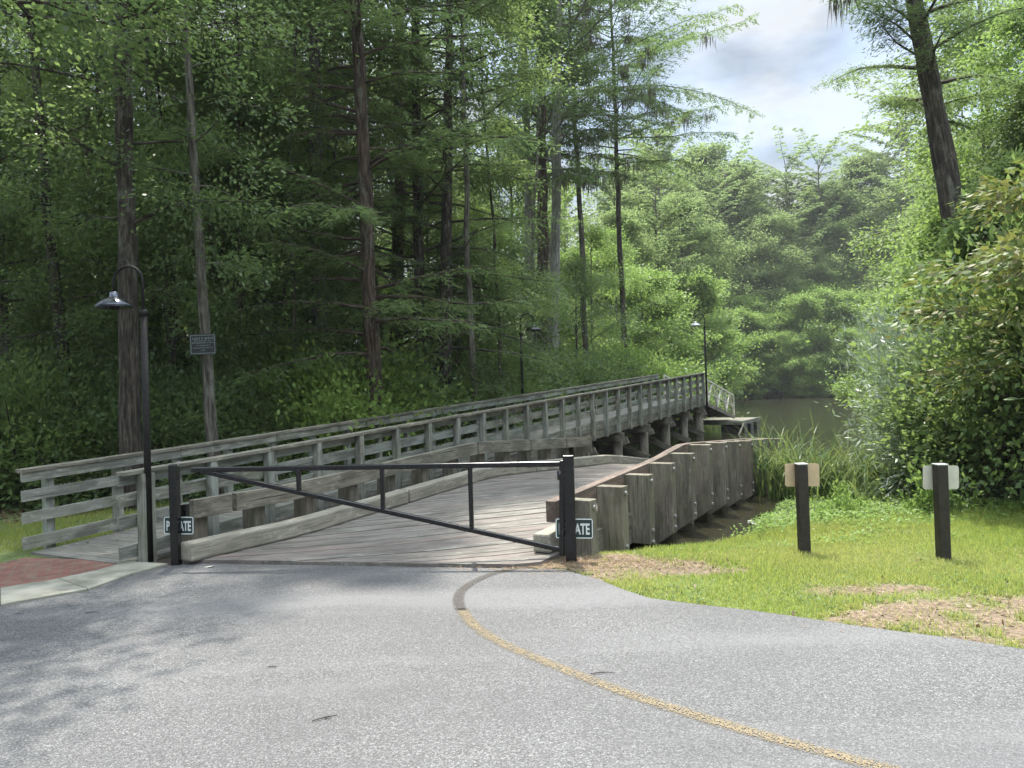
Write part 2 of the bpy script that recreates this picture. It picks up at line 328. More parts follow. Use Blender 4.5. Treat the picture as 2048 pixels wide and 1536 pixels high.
# ------------------------------------------------------------------ mesh helpers
class MB:
    """collects boxes, beams and tubes; build() links them as one mesh object"""
    def __init__(s, seed=0):
        s.v = []; s.f = []; s.g = []; s.r = []; s.sm = []; s.rng = random.Random(seed)
    def hexa(s, pts, ax=None, r=None):
        """8 points: 0-3 first end, 4-7 second end (same order)"""
        b = len(s.v); pts = [Vector(p) for p in pts]
        s.v += [tuple(p) for p in pts]
        Lx = (pts[4] - pts[0]).length; wy = (pts[1] - pts[0]).length; hz = (pts[3] - pts[0]).length
        o = (s.rng.uniform(0, 50), s.rng.uniform(0, 9), s.rng.uniform(0, 9))
        loc = [(0, 0, 0), (0, wy, 0), (0, wy, hz), (0, 0, hz), (Lx, 0, 0), (Lx, wy, 0), (Lx, wy, hz), (Lx, 0, hz)]
        s.g += [(o[0] + q[0], o[1] + q[1], o[2] + q[2]) for q in loc]
        r = s.rng.random() if r is None else r
        s.r += [r] * 8
        for q in ((0, 3, 2, 1), (4, 5, 6, 7), (0, 1, 5, 4), (1, 2, 6, 5), (2, 3, 7, 6), (3, 0, 4, 7)):
            s.f.append([b + i for i in q]); s.sm.append(False)
    def beam(s, a, b, wid, hei, side=None, r=None, off=(0, 0)):
        a = Vector(a); b = Vector(b); d = (b - a).normalized()
        sd = Vector(side).normalized() if side is not None else Vector((0, 0, 1)).cross(d)
        if sd.length < 1e-4: sd = Vector((1, 0, 0))
        sd = (sd - d * sd.dot(d)).normalized(); up = d.cross(sd)
        if up.z < 0 or (abs(up.z) < 1e-6 and up.y < 0): up = -up
        P = []
        for q in (a, b):
            for i, j in ((-1, -1), (1, -1), (1, 1), (-1, 1)):
                P.append(q + sd * (i * wid / 2 + off[0]) + up * (j * hei / 2 + off[1]))
        s.hexa(P, r=r)
    def box(s, c, sx, sy, sz, rz=0.0, r=None):
        ca, sa = math.cos(rz), math.sin(rz); c = Vector(c); dims = sorted([(sx, 0), (sy, 1), (sz, 2)], reverse=True)
        X = Vector((ca, sa, 0)); Y = Vector((-sa, ca, 0)); Z = Vector((0, 0, 1)); A = (X, Y, Z); D = (sx, sy, sz)
        i = dims[0][1]; j = (i + 1) % 3; k = (i + 2) % 3
        P = []
        for e in (-1, 1):
            for a, b in ((-1, -1), (1, -1), (1, 1), (-1, 1)):
                P.append(c + A[i] * e * D[i] / 2 + A[j] * a * D[j] / 2 + A[k] * b * D[k] / 2)
        s.hexa(P, r=r)
    def tube(s, pts, rad, n=8, caps=True, r=None, wob=0.0):
        pts = [Vector(p) for p in pts]
        if not hasattr(rad, '__len__'): rad = [rad] * len(pts)
        b = len(s.v); ref = None; Ls = 0; o = (s.rng.uniform(0, 50), s.rng.uniform(0, 9), s.rng.uniform(0, 9)); r = s.rng.random() if r is None else r
        for i, p in enumerate(pts):
            d = (pts[min(i + 1, len(pts) - 1)] - pts[max(i - 1, 0)]).normalized()
            if ref is None:
                ref = Vector((1, 0, 0)) if abs(d.x) < 0.8 else Vector((0, 1, 0))
            x = (ref - d * ref.dot(d)).normalized(); ref = x; y = d.cross(x)
            if i: Ls += (p - pts[i - 1]).length
            for k in range(n):
                a = 2 * math.pi * k / n; rr = rad[i] * (1 + (s.rng.uniform(-wob, wob) if wob else 0))
                s.v.append(tuple(p + x * math.cos(a) * rr + y * math.sin(a) * rr))
                s.g.append((o[0] + Ls, o[1] + math.cos(a) * rad[i], o[2] + math.sin(a) * rad[i])); s.r.append(r)
        for i in range(len(pts) - 1):
            for k in range(n):
                k2 = (k + 1) % n
                s.f.append([b + i * n + k, b + i * n + k2, b + (i + 1) * n + k2, b + (i + 1) * n + k]); s.sm.append(True)
        if caps:
            s.f.append([b + k for k in range(n)][::-1]); s.sm.append(False)
            e = b + (len(pts) - 1) * n; s.f.append([e + k for k in range(n)]); s.sm.append(False)
    def lathe(s, c, prof, n=24, r=0.5):
        b = len(s.v); c = Vector(c)
        for (rr, z) in prof:
            for k in range(n):
                a = 2 * math.pi * k / n
                s.v.append((c.x + math.cos(a) * rr, c.y + math.sin(a) * rr, c.z + z)); s.g.append((z, rr, a)); s.r.append(r)
        for i in range(len(prof) - 1):
            for k in range(n):
                k2 = (k + 1) % n
                s.f.append([b + i * n + k, b + i * n + k2, b + (i + 1) * n + k2, b + (i + 1) * n + k]); s.sm.append(True)
    def prism(s, poly, z0, z1, r=0.5):
        """vertical prism over an xy polygon"""
        b = len(s.v); n = len(poly)
        for z in (z0, z1):
            for q in poly: s.v.append((q[0], q[1], z)); s.g.append((q[0], q[1], z)); s.r.append(r)
        s.f.append([b + i for i in range(n)][::-1]); s.f.append([b + n + i for i in range(n)]); s.sm += [False, False]
        for i in range(n):
            j = (i + 1) % n; s.f.append([b + i, b + j, b + n + j, b + n + i]); s.sm.append(False)
    def mesh(s, name, mat=None):
        me = bpy.data.meshes.new(name); me.from_pydata(s.v, [], s.f)
        a = me.attributes.new('grain', 'FLOAT_VECTOR', 'POINT'); a.data.foreach_set('vector', np.array(s.g, np.float32).ravel())
        a = me.attributes.new('rnd', 'FLOAT', 'POINT'); a.data.foreach_set('value', np.array(s.r, np.float32))
        me.polygons.foreach_set('use_smooth', s.sm)
        if mat: me.materials.append(mat)
        me.update(); return me
    def build(s, name, mat, parent=None, bevel=0.0, loc=None):
        o = link_mesh(name, s.mesh(name, mat), None, parent, loc)
        if bevel:
            b = o.modifiers.new('bevel', 'BEVEL'); b.width = bevel; b.segments = 4 if bevel in (0.006, 0.012) else 2; b.limit_method = 'ANGLE'
        return o

def quads_mesh(name, V, mat, tri=False):
    """V: (n,4,3) float array -> mesh of separate quads"""
    V = np.asarray(V, np.float32); n, k = V.shape[0], V.shape[1]
    me = bpy.data.meshes.new(name); me.vertices.add(n * k); me.vertices.foreach_set('co', V.reshape(-1))
    me.loops.add(n * k); me.loops.foreach_set('vertex_index', np.arange(n * k, dtype=np.int32))
    me.polygons.add(n); me.polygons.foreach_set('loop_start', np.arange(0, n * k, k, dtype=np.int32))
    try: me.polygons.foreach_set('loop_total', np.full(n, k, np.int32))
    except Exception: pass
    me.update(calc_edges=True)
    if mat: me.materials.append(mat)
    return me

def leaf_quads(C, D, Lh, W, rng, flat=0.6):
    """rhombic leaves: centres C (n,3), axis D (n,3), length, width arrays"""
    n = len(C); D = D / (np.linalg.norm(D, axis=1, keepdims=True) + 1e-9)
    up = rng.normal(size=(n, 3)) * (1 - flat) + np.array([0, 0, 1.0]) * flat * 1.6
    S = np.cross(D, up); S /= (np.linalg.norm(S, axis=1, keepdims=True) + 1e-9)
    Nn = np.cross(S, D)
    Lh = np.broadcast_to(Lh, (n,))[:, None]; W = np.broadcast_to(W, (n,))[:, None]
    a = C; b = C + D * Lh * 0.45 + S * W * 0.5 - Nn * W * 0.12; c = C + D * Lh; d = C + D * Lh * 0.45 - S * W * 0.5 - Nn * W * 0.12
    return np.stack([a, b, c, d], axis=1)

# ================================================================== SETTING
rngs = np.random.default_rng(7)
WATER_Z = -0.3
LAKE = np.array([(0.6, 10.2), (3.3, 11.6), (5.6, 12.6), (8.2, 15.5), (10.5, 21), (16.5, 33), (50, 84), (48, 89), (17, 89), (10, 52), (4.6, 32), (1.5, 22), (-1.0, 14.5)])
def lake_sd(x, y):
    """signed distance to the pond outline, negative inside"""
    x = np.asarray(x, float); y = np.asarray(y, float); d = np.full(x.shape, 1e9); ins = np.zeros(x.shape, bool)
    n = len(LAKE)
    for i in range(n):
        ax, ay = LAKE[i]; bx, by = LAKE[(i + 1) % n]
        ex, ey = bx - ax, by - ay; t = np.clip(((x - ax) * ex + (y - ay) * ey) / (ex * ex + ey * ey), 0, 1)
        d = np.minimum(d, np.hypot(x - ax - t * ex, y - ay - t * ey))
        c = ((ay > y) != (by > y)) & (x < (bx - ax) * (y - ay) / (by - ay + 1e-12) + ax); ins ^= c
    return np.where(ins, -d, d)
def vnoise(x, y, s, seed=0):
    """cheap smooth value noise"""
    x = np.asarray(x, float) * s + seed * 17.3; y = np.asarray(y, float) * s + seed * 9.7
    xi = np.floor(x); yi = np.floor(y); fx = x - xi; fy = y - yi; fx = fx * fx * (3 - 2 * fx); fy = fy * fy * (3 - 2 * fy)
    h = lambda a, b: np.modf(np.abs(np.sin(a * 127.1 + b * 311.7) * 43758.5453))[0]
    return (h(xi, yi) * (1 - fx) + h(xi + 1, yi) * fx) * (1 - fy) + (h(xi, yi + 1) * (1 - fx) + h(xi + 1, yi + 1) * fx) * fy
def sstep(a, b, v):
    t = np.clip((np.asarray(v, float) - a) / (b - a), 0, 1); return t * t * (3 - 2 * t)
def ground_z(x, y):
    x = np.asarray(x, float); y = np.asarray(y, float); sd = lake_sd(x, y)
    z = np.where(sd < 0, WATER_Z - 0.25 * np.minimum(-sd, 2.0) - 0.03, WATER_Z - 0.03 + 0.31 * sstep(0, 4.2, sd))
    fade = sstep(7.4, 9.2, y) * np.clip(sd, 0, 1)
    z = z + fade * 0.10 * (vnoise(x, y, 0.9, 3) - 0.5)
    swamp = sstep(9.5, 15, y) * sstep(2.5, -1.5, x) * np.clip(sd, 0, 1)
    z = z - 0.12 * swamp
    road = sstep(7.55, 6.9, y)
    z = z * (1 - road) + (-0.012) * road
    su_s = x * math.sin(R(31)) + y * math.cos(R(31)); su_u = x * math.cos(R(31)) - y * math.sin(R(31))
    ue = np.interp(su_s, [7.4, 7.7, 8.3, 9.1, 10.4, 12.6, 13.6], [-3.1, -2.78, -2.5, -2.3, -2.4, -2.65, -2.8])
    tg = np.interp(su_s, [7.4, 8.3, 9.1, 10.4, 12.6], [-0.06, -0.15, -0.19, -0.22, -0.26])
    bm = sstep(ue - 0.02, ue + 0.06, su_u) * sstep(13.4, 12.6, su_s) * sstep(7.2, 7.6, su_s) * sstep(0.6, -1.0, su_u)
    z = z * (1 - bm) + np.maximum(z, tg) * bm
    z = z - 0.95 * sstep(7.45, 8.1, su_s) * sstep(ue, ue - 0.22, su_u) * sstep(-8.5, -7.0, su_u) * (z > -0.6)
    z = z + 0.085 * np.exp(-((x - 0.85) ** 2 / 0.5 + (y - 7.35) ** 2 / 0.10))
    return z
def gz(x, y): return float(ground_z(np.array([x]), np.array([y]))[0])

edge_px = [(1135, 1141), (1195, 1158), (1250, 1180), (1300, 1196), (1400, 1209), (1500, 1220), (1600, 1234), (1740, 1255), (1900, 1275), (2048, 1298), (2400, 1350)]
edge_r = [gr(*q) for q in edge_px]
curb_lo = [gr(337, 1131), gr(264, 1150), gr(176, 1182), gr(0, 1213), gr(-400, 1290)]
curb_hi = [gr(256, 1126), gr(190, 1145), gr(117, 1161), gr(0, 1180), gr(-400, 1245)]
JL = gr(366, 1120, 0.03); JL.z = 0; JR = gr(1110, 1131.5, 0.03); JR.z = 0       # where the bridge deck meets the road

def in_poly(x, y, P):
    x = np.asarray(x, float); y = np.asarray(y, float); ins = np.zeros(x.shape, bool); n = len(P)
    for i in range(n):
        ax, ay = P[i][0], P[i][1]; bx, by = P[(i + 1) % n][0], P[(i + 1) % n][1]
        c = ((ay > y) != (by > y)) & (x < (bx - ax) * (y - ay) / (by - ay + 1e-12) + ax); ins ^= c
    return ins
road_poly = [(JL.x, JL.y), (JR.x, JR.y)] + [(p.x, p.y) for p in edge_r] + [(14, 2.0), (14, -10), (-16, -10), (-16, 1.0)] + [(p.x, p.y) for p in reversed(curb_lo)]

# terrain sheet, finer near the viewer
def axis(lo, hi, n, s):
    u = np.linspace(np.arcsinh(lo / s), np.arcsinh(hi / s), n); return np.sinh(u) * s
gx = axis(-420, 420, 420, 2.2); gy = axis(-60 - 8.5, 520, 420, 2.2) + 8.5
X, Y = np.meshgrid(gx, gy); Z = ground_z(X, Y)
V = np.stack([X, Y, Z], -1).reshape(-1, 3); ny, nx = X.shape
ii = np.arange((ny - 1) * (nx - 1)); r_ = ii // (nx - 1); c_ = ii % (nx - 1); b0 = r_ * nx + c_
Fq = np.stack([b0, b0 + 1, b0 + nx + 1, b0 + nx], -1).astype(np.int32)
me = bpy.data.meshes.new('ground'); me.vertices.add(len(V)); me.vertices.foreach_set('co', V.astype(np.float32).ravel())
me.loops.add(Fq.size); me.loops.foreach_set('vertex_index', Fq.ravel()); me.polygons.add(len(Fq)); me.polygons.foreach_set('loop_start', np.arange(0, Fq.size, 4, dtype=np.int32))
me.update(calc_edges=True); me.polygons.foreach_set('use_smooth', np.ones(len(Fq), bool))
def dirt_mask(x, y):
    d = np.zeros(np.shape(x))
    blobs = [(1930, 1255, 1.35, 0.40), (2040, 1225, 1.3, 0.5), (1760, 1235, 0.5, 0.12), (1740, 1178, 0.62, 0.20), (1280, 1132, 0.75, 0.24), (1180, 1122, 0.6, 0.24), (1400, 1140, 0.5, 0.18), (1235, 1152, 0.4, 0.15), (1090, 1128, 0.35, 0.2)]
    for (px, py, rx, ry) in blobs:
        c = gr(px, py); q = ((x - c.x) / rx) ** 2 + ((y - c.y) / ry) ** 2
        d = np.maximum(d, sstep(1.25, 0.45, q))
    n = vnoise(x, y, 5, 1) * 0.5 + vnoise(x, y, 14, 2) * 0.5
    return np.clip(sstep(0.22, 0.85, d * (0.15 + 1.35 * n)), 0, 1)
def grass_mask(x, y):
    a = sstep(0.2, 0.9, x) * sstep(10.6, 9.2, y + 0.25 * (vnoise(x, y, 1.2, 5) - 0.5) * 3) * (y > 3)
    b = sstep(-4.6, -5.2, x) * sstep(13.5, 11.5, y) * sstep(-13, -10, x)
    return np.clip(np.maximum(a, b * 0.95), 0, 1)
def straw_left(x, y):
    c = at(40, 1050, 11.0)
    return sstep(1.3, 0.6, ((x + 8.2) / 1.9) ** 2 + ((y - 11.6) / 1.3) ** 2)
cov = np.zeros((len(V), 4), np.float32); cov[:, 3] = 1
dm = dirt_mask(V[:, 0], V[:, 1])
cov[:, 0] = grass_mask(V[:, 0], V[:, 1]); cov[:, 1] = dm; cov[:, 2] = sstep(-0.13, -0.24, V[:, 2])  # blue: low wet mud, its colour also standing for shade under the bridge
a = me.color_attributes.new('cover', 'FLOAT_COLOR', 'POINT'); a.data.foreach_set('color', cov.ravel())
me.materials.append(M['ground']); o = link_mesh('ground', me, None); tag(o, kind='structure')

mb = MB(); n = len(road_poly)
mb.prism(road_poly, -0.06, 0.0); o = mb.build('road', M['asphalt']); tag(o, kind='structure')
mb = MB(); wp = [(-60, -0.0)]; mb.v = [(-300, 7.9, WATER_Z), (300, 7.9, WATER_Z), (300, 200, WATER_Z), (-300, 200, WATER_Z)]; mb.f = [[0, 1, 2, 3]]; mb.g = [(0, 0, 0)] * 4; mb.r = [0] * 4; mb.sm = [False]
o = mb.build('water', M['water']); tag(o, kind='structure')
mb = MB()
for i in range(4):
    a_, b_, c_, d_ = curb_lo[i], curb_lo[i + 1], curb_hi[i + 1], curb_hi[i]; nn_ = max(1, int((b_ - a_).length / 1.1))
    for k in range(nn_):
        t0, t1 = k / nn_ + 0.006, (k + 1) / nn_ - 0.006
        mb.prism([tuple((a_.lerp(b_, t0)).xy), tuple((a_.lerp(b_, t1)).xy), tuple((d_.lerp(c_, t1)).xy), tuple((d_.lerp(c_, t0)).xy)], -0.06, 0.022)
mb.v = list(mb.v)
o = mb.build('kerb', M['concrete'], bevel=0.008); tag(o, kind='structure')
bp = [(p.x, p.y) for p in (gr(48, 1118), gr(252, 1124))] + [(p.x, p.y) for p in curb_hi[1:]] + [(p.x, p.y) for p in (gr(-420, 1190), gr(-60, 1143))]
mb = MB(); mb.prism(bp, -0.06, 0.014); o = mb.build('brick_path', M['brick']); tag(o, kind='structure')

# worn line on the road
def strip(name, px_pts, width, mat, z=0.004):
    P = [gr(*q) for q in px_pts]; Q = []
    for i in range(len(P) - 1):       # catmull
        p0 = P[max(0, i - 1)]; p1 = P[i]; p2 = P[i + 1]; p3 = P[min(len(P) - 1, i + 2)]
        for k in range(6):
            u = k / 6; Q.append(0.5 * ((2 * p1) + (p2 - p0) * u + (2 * p0 - 5 * p1 + 4 * p2 - p3) * u * u + (3 * p1 - p0 - 3 * p2 + p3) * u ** 3))
    Q.append(P[-1]); mb = MB()
    offs = [(-1.25, 0.0), (-0.5, 1.0), (0.5, 1.0), (1.25, 0.0)]
    for i, q in enumerate(Q):
        d = (Q[min(i + 1, len(Q) - 1)] - Q[max(0, i - 1)]).normalized(); sd = Vector((-d.y, d.x, 0))
        e = 1.0 if 0 < i < len(Q) - 1 else 0.0
        for (k, a_) in offs: mb.v.append((q.x + sd.x * k * width / 2, q.y + sd.y * k * width / 2, z)); mb.g.append((i, k, 0)); mb.r.append(a_ * e)
    for i in range(len(Q) - 1):
        for k in range(3): mb.f.append([i * 4 + k, i * 4 + k + 1, i * 4 + k + 5, i * 4 + k + 4]); mb.sm.append(False)
    return mb.build(name, mat)
o = strip('road_line', [(922, 1216), (945, 1248), (1000, 1285), (1100, 1328), (1250, 1386), (1400, 1434), (1560, 1481), (1800, 1545), (1960, 1590)], 0.092, M['yellow_paint']); tag(o, kind='structure')
o = strip('faded_road_line', [(1050, 1134), (985, 1148), (935, 1172), (917, 1195), (922, 1222)], 0.085, M['old_line']); tag(o, kind='structure')

# ================================================================== TIMBER BRIDGE (road)
ES = Vector((math.sin(R(31)), math.cos(R(31)), 0)); EU = Vector((math.cos(R(31)), -math.sin(R(31)), 0))
def _zb(s):
    if s < 6.2: return 0.03
    if s < 10.2: return 0.03 + 0.0525 * (s - 6.2)
    if s < 14.8: return 0.24 - 0.050 * (s - 10.2)
    return 0.01 - 0.13 * (s - 14.8)
def zb(s): return sum(_zb(s + k * 0.07) for k in range(-4, 5)) / 9
def Bp(s, u, z): v = ES * s + EU * u; return Vector((v.x, v.y, z))
bridge = empty('timber_bridge', Bp(6.2, -5, 0))
tag(bridge, 'humped grey timber road bridge with diagonal deck boards and bolted side posts behind the gate', 'bridge')
def under(parent, o):
    o.parent = parent; o.matrix_parent_inverse = parent.matrix_world.inverted() if False else Matrix.Translation(-parent.location) ; return o
def part(mb, name, mat, root, bevel=0.0):
    """mesh built in world coordinates, hung under a root that only has a location"""
    base = Vector(root.location) if root.parent is None else Vector(root['_o'])
    mb.v = [(v[0] - base.x, v[1] - base.y, v[2] - base.z) for v in mb.v]
    return mb.build(name, mat, root, bevel)
def subpart(mb, name, mat, par, root):
    base = Vector(root.location); mb.v = [(v[0] - base.x, v[1] - base.y, v[2] - base.z) for v in mb.v]
    return mb.build(name, mat, par)
# deck boards
U0, U1, S1 = -6.74, -3.42, 19.0
kdir = Vector((1, 0.22, 0)).normalized(); kn = Vector((-kdir.y, kdir.x, 0))
jd = (JR - JL).normalized(); jn = Vector((-jd.y, jd.x, 0))
mb = MB(3); rr = random.Random(5)
def clip_line(c):
    """t range of the line kn*c + kdir*t inside the deck outline"""
    lo, hi = -50.0, 50.0
    for (nv, off) in ((EU, U0), (-EU, -U1), (-ES, -S1), (jn, JL.dot(jn) + 0.02)):
        a_ = nv.dot(kdir); b_ = off - nv.dot(kn) * c      # need nv.p >= off
        if abs(a_) < 1e-9:
            if b_ > 0: return None
        elif a_ > 0: lo = max(lo, b_ / a_)
        else: hi = min(hi, b_ / a_)
    return (lo, hi) if hi - lo > 0.02 else None
PW = 0.142
cc_ = 5.5
while cc_ < 22:
    A = clip_line(cc_ + 0.003); Bq = clip_line(cc_ + PW - 0.003)
    if A and Bq:
        nseg = 10; b = len(mb.v); og = (rr.uniform(0, 50), rr.uniform(0, 9), 0); rv = rr.random(); dz = rr.uniform(-0.004, 0.004)
        for k in range(nseg + 1):
            for (rng_, w_) in ((A, 0.003), (Bq, PW - 0.003)):
                tt = rng_[0] + (rng_[1] - rng_[0]) * k / nseg; p = kn * (cc_ + w_) + kdir * tt; z = zb(p.dot(ES)) + dz
                for zz in (z, z - 0.07): mb.v.append((p.x, p.y, zz)); mb.g.append((og[0] + tt, og[1] + w_, zz)); mb.r.append(rv)
        for k in range(nseg):
            q = b + k * 4
            for f in ([q, q + 4, q + 6, q + 2], [q + 1, q + 3, q + 7, q + 5], [q, q + 1, q + 5, q + 4], [q + 2, q + 6, q + 7, q + 3]): mb.f.append(f); mb.sm.append(False)
        e = b + nseg * 4
        for f in ([b, b + 2, b + 3, b + 1], [e, e + 1, e + 3, e + 2]): mb.f.append(f); mb.sm.append(False)
    cc_ += PW
part(mb, 'deck', M['road_deck'], bridge)
def poly_beam(s0, s1, u, wid, hei, zoff, name, mat, seed, bevel=0.0, step=0.4, gap=0.012):
    """timber following the hump"""
    mb = MB(seed); n_ = max(2, int((s1 - s0) / step)); b = 0; og = random.Random(seed).uniform(0, 40); rv = random.Random(seed).random()
    for k in range(n_ + 1):
        s = s0 + gap + (s1 - s0 - 2 * gap) * k / n_; z = zb(s) + (zoff(s) if callable(zoff) else zoff)
        for (a_, c) in ((-1, -1), (1, -1), (1, 1), (-1, 1)):
            p = Bp(s, u + a_ * wid / 2, z + c * hei / 2); mb.v.append(tuple(p)); mb.g.append((og + s, a_ * wid / 2, c * hei / 2)); mb.r.append(rv)
    for k in range(n_):
        q = k * 4
        for j in range(4): mb.f.append([q + j, q + (j + 1) % 4, q + 4 + (j + 1) % 4, q + 4 + j]); mb.sm.append(False)
    mb.f.append([3, 2, 1, 0]); e = n_ * 4; mb.f.append([e, e + 1, e + 2, e + 3]); mb.sm += [False, False]
    return part(mb, name, mat, bridge, bevel)
cuts = [4.74, 8.1, 11.6, 15.2, 18.8]
for i in range(4): poly_beam(cuts[i], cuts[i + 1], -6.61, 0.19, 0.18, 0.092, 'curb_timber', M['curb_wood'], 11 + i, 0.022)
cuts = [6.38, 9.5, 12.6, 15.8, 18.8]
for i in range(4): poly_beam(cuts[i], cuts[i + 1], -3.57, 0.19, 0.18, 0.092, 'curb_timber', M['curb_wood'], 21 + i, 0.022)
# parapet rails
cuts = [4.97, 5.48, 7.9, 10.2, 11.9, 13.3, 14.45]
for i in range(6): poly_beam(cuts[i], cuts[i + 1], -6.83, 0.08, 0.19, 0.46, 'parapet_rail', M['cap_wood'], 31 + i, 0.006, gap=0.02 if i != 1 else 0.04)
cuts = [6.42, 10.2, 15.3]
for i in range(2): poly_beam(cuts[i], cuts[i + 1], -3.47, 0.11, 0.20, lambda s: 0.395 + 0.065 * min(1, max(0, (s - 9.2) / 1.1)), 'parapet_rail', M['red_rail'], 41 + i, 0.006, gap=0.0)
def side_post(s, uin, uout, ztop, zbot, miter, seed, bolts):
    mb = MB(seed); t_ = 0.15
    P = []
    for z_in, z_out in ((zbot, zbot + miter), (ztop, ztop)):
        for (ss, uu, zz) in ((s, uin, z_in), (s, uout, z_out), (s + t_, uout, z_out), (s + t_, uin, z_in)): P.append(Bp(ss, uu, zz))
    mb.hexa(P); o = part(mb, 'side_post', M['post_wood'], bridge, 0.006)
    for (bz) in bolts:
        bm = MB(seed); c = Bp(s + t_ / 2, uout, bz); sg = 1 if uout > uin else -1
        bm.tube([c - EU * 0.01 * sg, c + EU * 0.022 * sg], 0.022, 8); subpart(bm, 'bolt', M['rust_bolt'], o, bridge)
rr = random.Random(9)
for i in range(12):
    s = 6.57 + 0.76 * i; zt = zb(s) + 0.487 + 0.06 * min(1, max(0, (s - 9.3) / 1.0)) + rr.uniform(-0.008, 0.008)
    zbot = -0.16 if i < 3 else zb(s) - 0.54
    side_post(s, -3.415, -3.13 + rr.uniform(-0.006, 0.006), zt, zbot, 0.0 if i < 3 else 0.2, 50 + i, [zt - 0.07, zb(s) - 0.14, zb(s) - 0.27] if i > 0 else [zt - 0.07])
for i in range(13):
    s = 5.06 + 0.756 * i; zt = zb(s) + 0.44
    side_post(s, -6.865, -7.07, zt, min(-0.15, zb(s) - 0.5), 0.0, 80 + i, [])
for u in (-6.55, -5.6, -4.6, -3.6):
    poly_beam(7.6, 18.9, u, 0.18, 0.30, -0.23, 'stringer', M['pile_wood'], int(200 - u * 10))
for u in (-6.92, -3.36):
    poly_beam(6.6, 18.9, u if u < -5 else u - 0.03, 0.08, 0.34, -0.12, 'rim_beam', M['pile_wood'], int(300 - u * 10))  # left one is an added fascia that keeps the underside dark
for (sa, sb) in ((8.0, 10.35),):
    for k in range(4):
        mb = MB(400 + k); mb.beam(Bp(sa, -3.30, -0.32 - 0.2 * k - 0.1), Bp(sb, -3.30, -0.32 - 0.2 * k - 0.1), 0.09, 0.196); part(mb, 'abutment_plank', M['pile_wood'], bridge)
mb = MB(410); mb.beam(Bp(10.3, -6.9, -0.55), Bp(10.3, -3.36, -0.55), 0.1, 0.75); part(mb, 'abutment_wall', M['pile_wood'], bridge)
for s in (12.6, 15.6, 18.6):
    for u in (-6.6, -5.0, -3.5):
        mb = MB(int(s * 10 - u)); mb.tube([Bp(s, u, -1.3), Bp(s, u, zb(s) - 0.38)], 0.13, 12); part(mb, 'pile', M['pile_wood'], bridge)

# ================================================================== WALKWAY
W0 = Vector((-3.72, 7.68, 0)); EL = Vector((math.sin(R(28.8)), math.cos(R(28.8)), 0)); EN = Vector((-math.cos(R(28.8)), math.sin(R(28.8)), 0))
def zd(l): return 0.02 + 0.0512 * max(0.0, l)
def Wp(l, n_, z): v = W0 + EL * l + EN * n_; return Vector((v.x, v.y, z))
LE = 21.35; WW = 1.6
walk = empty('boardwalk', Wp(0, 0.8, 0))
tag(walk, 'long weathered wooden boardwalk with board railings ramping up towards the dock', 'boardwalk')
mb = MB(71); l = -0.22
rr = random.Random(2)
while l < LE:
    mb.hexa([Wp(l, 0.03, zd(l) - 0.038), Wp(l + 0.134, 0.03, zd(l + .134) - 0.038), Wp(l + 0.134, 0.03, zd(l + .134)), Wp(l, 0.03, zd(l)),
             Wp(l, WW - 0.03, zd(l) - 0.038), Wp(l + 0.134, WW - 0.03, zd(l + .134) - 0.038), Wp(l + 0.134, WW - 0.03, zd(l + .134)), Wp(l, WW - 0.03, zd(l))])
    l += 0.14
part(mb, 'deck', M['deck_wood'], walk)
PIT = 0.823
for i in range(27):
    l = 0.02 + PIT * i if i < 26 else LE - 0.05
    for side in (0, 1):
        n_ = -0.005 if side == 0 else WW + 0.045
        mb = MB(500 + i * 2 + side); top = zd(l) + 0.855; bot = zd(l) - 0.24 if l > 2 else -0.12
        tw = 0.06 if not (side == 0 and i == 0) else 0.06
        if side == 0 and i == 0:
            mb.beam(Wp(l, -0.03, -0.12), Wp(l, -0.03, 0.88), 0.14, 0.10, side=EL)
        else:
            mb.beam(Wp(l, n_, bot), Wp(l, n_, top), 0.09, 0.09, side=EL)
        part(mb, 'rail_post', M['rail_wood'], walk, 0.004)
# boards of each railing, in lengths of two to three bays
def rail_line(side):
    segs = [-0.30 if side else -0.22]; k = 2
    rr = random.Random(30 + side)
    while segs[-1] < LE - 3: segs.append(0.02 + PIT * k); k += rr.choice([2, 3, 3])
    segs.append(LE)
    nb = (0.063 if side == 0 else WW - 0.022)
    for j in range(len(segs) - 1):
        a_, b_ = segs[j] + 0.004, segs[j + 1] - 0.004
        for q, (h, hh) in enumerate(((0.80, 0.10), (0.60, 0.115), (0.375, 0.115), (0.10, 0.13))):
            a2 = a_
            mb = MB(600 + side * 200 + j * 5 + q); dn = rr.uniform(-0.003, 0.003); dz = rr.uniform(-0.008, 0.008)
            mb.beam(Wp(a2, nb + dn, zd(a_) + h + dz), Wp(b_, nb + dn, zd(b_) + h + dz), 0.036, hh, side=EN); part(mb, 'rail_board', M['rail_wood'], walk)
        mb = MB(900 + side * 50 + j); nc = (0.02 if side == 0 else WW + 0.02)
        mb.beam(Wp(a_, nc, zd(a_) + 0.872), Wp(b_, nc, zd(b_) + 0.872), 0.15, 0.038, side=EN); part(mb, 'handrail', M['cap_wood'], walk, 0.004)
rail_line(0); rail_line(1)
for side in (0, 1):
    l0 = 0.15
    while l0 < LE - 0.5:
        l1 = min(LE, l0 + PIT * 4); mb = MB(int(1000 + l0 * 10 + side)); nb = 0.06 if side == 0 else WW - 0.02
        mb.beam(Wp(l0, nb, zd(l0) - 0.135), Wp(l1 - 0.005, nb, zd(l1) - 0.135), 0.04, 0.19, side=EN); part(mb, 'rim_joist', M['cap_wood'], walk)
        if side == 0 and l0 < 9: mb = MB(int(1500 + l0 * 10)); mb.beam(Wp(l0, nb, zd(l0) - 0.335), Wp(l1 - 0.005, nb, zd(l1) - 0.335), 0.04, 0.185, side=EN); part(mb, 'skirt_board', M['deck_wood'], walk)
        l0 = l1
